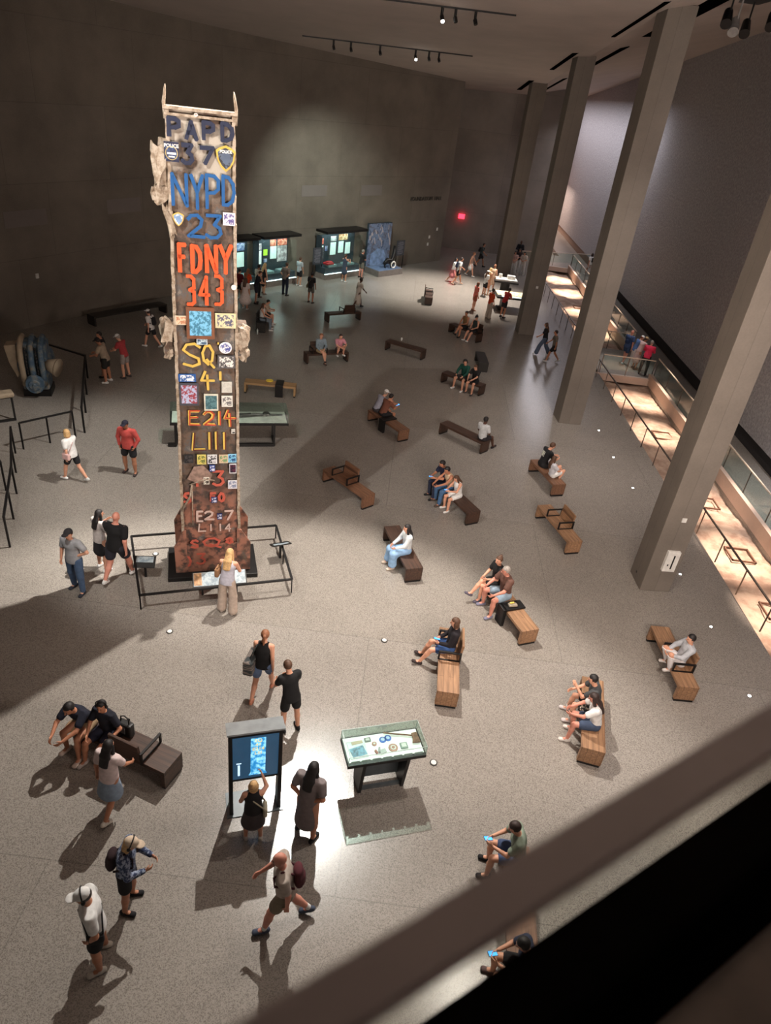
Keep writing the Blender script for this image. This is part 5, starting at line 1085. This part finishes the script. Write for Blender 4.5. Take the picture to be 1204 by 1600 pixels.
f=person(118,751,70,'walk','blonde woman in white top and black shorts at left',('tee',W_),('shorts',BK),('bob','blond'),'l',W_,1.64)
shoulder_bag(f,'pale pink handbag on the blonde woman in white top',S(214,176,172),-1,(.24,.1,.2),.0,'handbag',True)
person(197,590,80,'down','man in red shirt, grey shorts and white cap by the machine enclosure',('tee',S(168,58,62)),('shorts',S(150,138,132)),('short','grey'),'l',S(60,54,54),1.72,cap=W_)
f=person(168,597,95,'down','person in beige t-shirt, dark shorts and black cap by the machine enclosure',('tee',S(166,148,128)),('shorts',S(40,40,36)),('short','dark'),'m',W_,1.74,1.15,cap=BK)
person(164,588,110,'stand2','person in black standing behind the beige-shirted visitor',('tee',BK),('shorts',S(54,48,44)),('short','black'),'m',BK,1.76)
f=person(238,543,75,'walk','person in white top and white cap walking in the dark by the long wall bench',('tee',S(214,210,206)),('shorts',BK),('pony','dark'),'l',W_,1.66,cap=W_)
backpack(f,'black backpack on the walking person near the long wall bench',BK)
# in front of the wall cases
person(445,461,-30,'back','man in grey-brown shirt and dark jeans facing the middle wall case',('tee',S(120,106,98)),('trousers',S(26,32,50)),('short','brown'),'l',BK,1.78,1.1)
person(467,447,-35,'stand','boy in pale grey t-shirt and black shorts in front of the middle wall case',('tee',S(176,184,190)),('shorts',BK),('short','brown'),'l',W_,1.66)
f=person(485,473,-20,'stand','woman in black top with a bag strap standing alone before the cases',('tee',S(30,26,26)),('shorts',S(90,86,78)),('bun','black'),'t',S(60,50,46),1.64)
shoulder_bag(f,'small olive crossbody bag on the lone woman in black before the cases',S(92,86,62),-1,(.22,.08,.18),.02,'crossbody_bag',True)
person(537,440,-30,'photo','woman in denim dress photographing the farthest wall case',('dress_tank',S(66,78,96)),('dress',S(66,78,96),.42,.2),('pony','brown'),'l',W_,1.66)
person(563,434,-45,'crossed','grey-haired man in black shirt and grey shorts by the blue poster',('tee',BK),('shorts',S(110,104,94)),('short','grey'),'r',S(50,34,30),1.74)
person(558,481,-60,'walk','woman in a long cream dress walking past the farthest case',('dress',S(196,184,172)),('dress',S(196,184,172),.72,.24),('bun','dark'),'d',BK,1.66)
person(383,483,-10,'stand2','girl in white flared dress with long hair right of the steel column',('dress',S(220,206,200)),('dress',S(220,206,200),.5,.34),('long','brown'),'l',W_,1.6)
person(386,469,-30,'front','woman with long blonde hair in an orange top by the wall case',('tee',S(206,74,34)),('shorts',S(60,52,60)),('long','ginger'),'l',W_,1.66)
person(374,468,-20,'stand','person in dark red top half hidden by the steel column',('tee',S(116,30,40)),('shorts',BK),('short','dark'),'l',W_,1.62)
person(400,474,-70,'down','man in navy t-shirt and navy shorts facing the girl in white dress',('tee',S(24,26,38)),('shorts',S(28,30,44)),('short','brown'),'l',S(50,46,50),1.74)
person(403,464,-35,'stand','person in white shirt with black hair by the wall case',('tee',S(216,200,184)),('trousers',BK),('short','black'),'m',S(60,50,44),1.74)
person(412,459,-40,'stand2','blonde woman in black dress next to the white-shirted person',('dress_tank',BK),('dress',BK,.45,.19),('long','blond'),'l',S(120,100,90),1.68)
# far group at the bright floor
person(705,441,-100,'walk','dark-haired woman in white top with pink bag at far middle',('tee',W_),('skirt',S(186,110,112),.55,.26),('long','black'),'m',S(180,150,140),1.62)
f=person(713,445,-75,'stride','man in white t-shirt and black shorts walking at far middle',('tee',W_),('shorts',BK),('short','dark'),'m',S(180,150,130),1.78)
backpack(f,'navy backpack on the white-shirted man at far middle',NV)
person(733,432,-110,'walk2','woman in white skirt and tan top at far middle',('tank',S(160,130,116)),('skirt',W_,.4,.24),('short','ginger'),'l',W_,1.66)
f=person(748,417,-100,'walk','man in dark grey shirt and black shorts near the far wall',('tee',S(70,78,80)),('shorts',BK),('short','dark'),'m',BK,1.72)
backpack(f,'black backpack on the man near the far wall',BK)
person(807,415,170,'crossed','man in black suit and pale shirt standing tallest behind the model table',('long',S(24,26,34)),('trousers',S(24,26,34)),('bald','black'),'d',BK,1.86,z=0)
for px,py,lab,c,h_ in ((799,429,'visitor in pink-white top, left of the trio behind the model table',S(214,180,172),'dark'),(806,424,'visitor in white trousers with crossed arms, middle of the trio',S(60,50,54),'black'),(813,430,'visitor in long white dress, right of the trio behind the model table',S(222,218,210),'black')):
    person(px,py,160,'front',lab,('tee',c),('wide',W_),('bob',h_),'l',W_,1.66)
person(755,463,-60,'stand','girl in white t-shirt, black shorts and white cap near the map table',('tee',W_),('shorts',BK),('long','brown'),'l',W_,1.6,cap=W_)
person(759,460,-30,'stand2','woman in peach outfit with loose hair beside the white-capped girl',('tank',S(214,160,120)),('skirt',S(214,150,110),.45,.18),('long','blond'),'l',S(214,180,150),1.68)
person(766,455,-30,'stand','blonde woman in beige dress, rightmost of the three near the map table',('dress_tank',S(222,190,160)),('dress',S(222,190,160),.45,.18),('pony','ginger'),'l',W_,1.7)
person(739,485,-70,'stand','visitor in coral top and tan shorts with bag, left of the map table',('tee',S(226,120,104)),('shorts',S(160,84,62)),('bob','ginger'),'l',S(150,110,90),1.64)
person(762,497,-60,'stand','woman in orange top and light trousers before the map table',('tee',S(196,70,34)),('wide',S(170,156,142)),('bun','dark'),'m',S(150,130,120),1.66)
person(784,496,-50,'look','man in red shirt and black shorts leaning over the map table',('tee',S(168,46,46)),('shorts',BK),('short','black'),'m',BK,1.72)
f=person(845,555,75,'stride','woman with long brown hair in black top and flared jeans',('tee',BK),('wide',S(84,98,120)),('long','brown'),'l',W_,1.66)
person(860,566,85,'walk','boy in grey shirt and black shorts behind the woman in flared jeans',('tee',S(118,110,100)),('shorts',BK),('short','dark'),'m',W_,1.62)
f=person(972,568,-40,'stride','man in navy shirt with white sneakers, leftmost on the viewing platform',('tee',S(60,80,120)),('shorts',S(40,60,90)),('bald','blond'),'r',W_,1.74,z=0)
backpack(f,'dark blue backpack on the leftmost man on the viewing platform',S(30,50,86))
person(984,572,-80,'down','woman with white headband in blue top and pale wide trousers on the platform',('tee',S(80,110,160)),('wide',S(216,206,204)),('short','red'),'l',W_,1.62,cap=W_)
person(990,576,-70,'look','person in pale pink dress with tan cap leaning on the platform',('dress',S(206,176,172)),('dress',S(206,176,172),.55,.22),('short','dark'),'m',S(120,90,80),1.66,cap=S(180,150,110))
person(1002,585,-25,'look','grey-haired person in hot pink jacket and black trousers on the platform',('long',S(226,50,88)),('trousers',BK),('short','grey'),'l',BK,1.7,1.1)
f=person(918,431,20,'walk','person in white clothes behind the far trench railing',('tee',W_),('shorts',S(214,196,190)),('bob','dark'),'m',W_,1.68)
backpack(f,'small black backpack on the person behind the far trench railing',BK)
# seated on the benches
def seated(c,an,f,side,pose,*a,**k):
    L=2.0; p=Vector(c)+Matrix.Rotation(an,3,'Z')@Vector(((f-.5)*L,-side*.02,0)); ang=math.degrees(an)+(0 if side>0 else 180)
    return person((p.x,p.y),None,ang,pose,*a,seat=.455,**k)
BP={}
for o in list(col.objects):
    if o.name.startswith('wooden_bench') and o.type=='EMPTY': BP[o['label']]=(o.location.copy(),o.rotation_euler.z)
def B_(s): 
    r=[v for k,v in BP.items() if s in k]; assert len(r)==1,(s,len(r)); return r[0]
def sit(key,f,side,pose,*a,**k): c,an=B_(key); return seated(c,an,f,side,pose,*a,**k)
# side +1: faces local +y, -1: faces local -y
f=sit('forward backrest',.07,-1,'sit_lean','man in navy t-shirt and beige shorts sitting on the lower left bench, leaning forward',('tee',S(24,28,44)),('shorts',S(176,148,116)),('short','black'),'m',S(214,196,184),H=1.76)
f=sit('forward backrest',.30,-1,'sit_arm','person in navy t-shirt and headphones sitting beside the bag on the lower left bench',('tee',S(26,28,40)),('shorts',S(36,38,58)),('short','black'),'m',S(204,192,186),H=1.66,phones=True)
c_,a_=B_('forward backrest'); p=c_+Matrix.Rotation(a_,3,'Z')@Vector((-.10,.12,.45))
t=empty('tote_bag',p,a_,'black and silver tote bag standing on the lower left bench','bag'); m=MB(); m.box((0,0,.15),(.3,.14,.3)); m.build('bag_body',mat('black_leather',(.02,.02,.02),.4),t,bevel=.03)
m=MB(); m.tube([(-.09,0,.28),(-.08,0,.42),(0,0,.47),(.08,0,.42),(.09,0,.28)],.012,6); m.build('handle',BLACK,t,True); m=MB(); m.box((-.02,-.075,.17),(.12,.01,.16)); m.build('silver_panel',mat('silver_panel',(.6,.62,.62),.3,.8),t)
f=sit('nearest to the balcony',.42,-1,'sit_chin','visitor in dark grey top, farther of the pair on the bench nearest the balcony',('tee',S(66,68,70)),('shorts',S(24,22,26)),('short','black'),'l',S(214,206,206),H=1.66,sock=W_)
f=sit('nearest to the balcony',.68,-1,'sit_lean','woman in white blouse, nearer of the pair on the bench nearest the balcony',('tee',W_),('shorts',S(60,74,98)),('long','dark'),'r',S(220,214,208),H=1.66,leanx=14)
c_,a_=B_('nearest to the balcony'); p=c_+Matrix.Rotation(a_,3,'Z')@Vector((.08,-.20,.455)); m=MB(); m.sph((0,0,.1),(.15,.1,.1),8); o=m.build('floral_bag',ramp_noise('floral_print',[(0,(.01,.01,.01)),(.55,(.02,.02,.02)),(.6,(.6,.5,.4)),(1,(.7,.6,.5))],20,.8,0,2),None,True); o.location=p; tag(o,'black floral bag between the pair on the bench nearest the balcony','bag')
f=sit('reclining white-clothed',.62,-1,'sit_knees','visitor in white trousers and pale grey hoodie with knees drawn up on a bench',('long',S(176,180,186)),('trousers',S(214,210,210)),('short','black'),'l',S(206,200,196),H=1.66,leanx=-10)
f=sit('shadow to the right',.34,-1,'sit_out','woman in black jacket and denim shorts leaning back with outstretched legs',('long',S(26,22,28)),('shorts',S(50,80,130)),('bob','brown'),'l',S(60,50,50),H=1.70)
phone(f,'bright blue phone screen held by the woman leaning back on the bench')
f=sit('black box cover in its middle',.10,-1,'sit_cross','woman in black t-shirt with top knot sitting left of the brown-shirted man',('tee',S(24,24,26)),('shorts',S(24,24,26)),('bun','brown'),'l',S(90,86,100),H=1.66)
f=sit('black box cover in its middle',.34,-1,'sit_wide','man in brown shirt and light blue shorts sitting beside the black bench cover',('tee',S(98,68,58)),('shorts',S(140,160,176)),('short','grey'),'r',S(120,120,140),H=1.76,wd=1.12)
f=sit('pale blue skirt',.62,-1,'sit','woman with long black hair in white top and pale blue long skirt on a bench',('long',S(206,212,214)),('skirt',S(140,176,212),.88,.3),('long','black'),'l',S(200,186,170),H=1.64)
f=sit('three visitors huddled',.12,-1,'sit_phone','dark-haired person in navy, farthest of the three huddled on a bench',('tee',S(28,32,56)),('trousers',NV),('short','black'),'m',BK,H=1.70)
phone(f,'pale phone held by the farthest of the three huddled visitors')
f=sit('three visitors huddled',.30,-1,'sit_lean','person in cream vest and jeans, middle of the three huddled on a bench',('tank',S(206,180,150)),('trousers',S(70,104,142)),('short','black'),'m',S(80,66,60),H=1.66,leanx=18)
f=sit('three visitors huddled',.52,-1,'sit_phone','girl in white with long hair, nearest of the three huddled on a bench',('tank',W_),('shorts',W_),('long','brown'),'l',W_,H=1.5)
phone(f,'blue-lit phone held by the girl in white on the dark bench')
f=sit('two hunched visitors',.12,1,'sit_lean','hunched person in pale grey shirt and white cap on a bench with black cover',('tee',S(158,160,176)),('shorts',S(60,56,60)),('short','grey'),'l',BK,H=1.74,cap=W_)
f=sit('two hunched visitors',.32,1,'sit_phone','hunched person in rust-brown shirt on the bench with black cover',('tee',S(122,76,60)),('shorts',BK),('short','black'),'m',BK,H=1.7,leanx=24)
phone(f,'bright blue phone held by the hunched rust-shirted person')
f=sit('green and black tops',.50,-1,'sit_wide','person in dark green sweater and headphones on a dark bench',('long',S(16,72,62)),('shorts',S(40,40,40)),('short','black'),'l',W_,H=1.7,phones=True,yaw=20)
f=sit('green and black tops',.78,-1,'sit_lean','boy in black t-shirt beside the green-sweatered visitor',('tee',S(22,22,24)),('shorts',BK),('short','brown'),'l',S(70,60,60),H=1.62,leanx=12)
f=sit('below the far group',.45,-1,'sit_cross','man in olive-tan vest on the bench below the far group',('tank',S(126,98,62)),('shorts',BK),('short','dark'),'m',BK,H=1.74)
f=sit('below the far group',.78,-1,'sit_out','woman in dark sleeveless top with a black cap on the bench below the far group',('tank',S(44,54,52)),('shorts',S(34,32,34)),('bun','black'),'l',W_,H=1.66,cap=BK,yaw=20)
f=sit('pink-shirted visitor',.35,-1,'sit_cross','woman in pale blue denim shirt and tan shorts on the dark bench',('long',S(124,140,150)),('shorts',S(176,150,112)),('short','ginger'),'l',S(70,50,44),H=1.66,yaw=-20)
f=sit('pink-shirted visitor',.80,-1,'sit_knees','visitor in pink shirt crouched on the right end of the dark bench',('tee',S(206,140,152)),('shorts',S(70,60,60)),('short','dark'),'l',W_,H=1.6,leanx=8)
f=sit('white-shirted man at its right end',.90,1,'sit_out','man in white t-shirt sitting on the right end of a dark bench',('tee',S(196,198,200)),('shorts',S(40,36,40)),('short','black'),'d',S(40,34,36),H=1.74)
f=sit('right of the steel column',.3,-1,'sit','woman in white top and pale jeans right of the steel column on a black bench',('tank',W_),('trousers',S(120,134,146)),('long','brown'),'l',W_,H=1.64)
f=sit('right of the steel column',.72,-1,'sit_phone','boy in cream t-shirt looking down on the black bench right of the steel column',('tee',S(190,168,146)),('shorts',S(60,56,54)),('short','black'),'l',W_,H=1.6)
p=B_('right of the steel column')[0]; m=MB(); m.cyl((0,0,0),.04,.22,12); m.cyl((0,0,.22),.02,.05,10); o=m.build('water_bottle',mat('clear_plastic',(.55,.62,.6),.2),None,True); o.location=(p.x-.02,p.y-1.25,0); tag(o,'clear water bottle on the floor by the black bench','bottle')
b_=bench(at(842,722,.45),at(870,752,.45),'brown bench with black-shirted man and white-clothed girl, left of the concrete columns',W_MID,fixlen=False,L=1.75)
BP['two'+'']=(b_[1],b_[2])
c_,a_=b_[1],b_[2]
f=seated(c_,a_,.30,1,'sit_phone','man in black t-shirt with pale back print, seated left of the concrete columns',('tee',S(22,22,26)),('shorts',BK),('short','brown'),'l',BK,H=1.76,wd=1.1)
m=MB(); q=f.pel+f.up*.34*f.s-f.fw*.145*f.s; m.box(Vector(q),(.16,.008,.18),0,0,Matrix.Rotation(-R(12),3,'X')); o=m.build('shirt_print',mat('shirt_print',(.5,.52,.45),.8,0,.5,20),f.o)
f=seated(c_,a_,.66,1,'sit_knees','girl in white clothes with long brown hair sitting beside the black-shirted man',('tee',S(200,200,206)),('shorts',W_),('long','brown'),'l',W_,H=1.5)
f=sit('mostly hidden behind',.03,-1,'sit_phone','person in sage green shirt with a phone just above the balcony rail',('tee',S(136,150,134)),('shorts',S(70,86,120)),('short','dark'),'l',BK,H=1.72)
phone(f,'blue-lit phone of the sage-shirted person just above the balcony rail')
f=sit('mostly hidden behind',.90,-1,'sit_phone','dark-haired person with a lit phone glimpsed beneath the balcony handrail',('tee',S(50,56,76)),('shorts',BK),('short','black'),'l',S(110,90,90),H=1.7)
phone(f,'bright blue phone glimpsed beneath the balcony handrail')
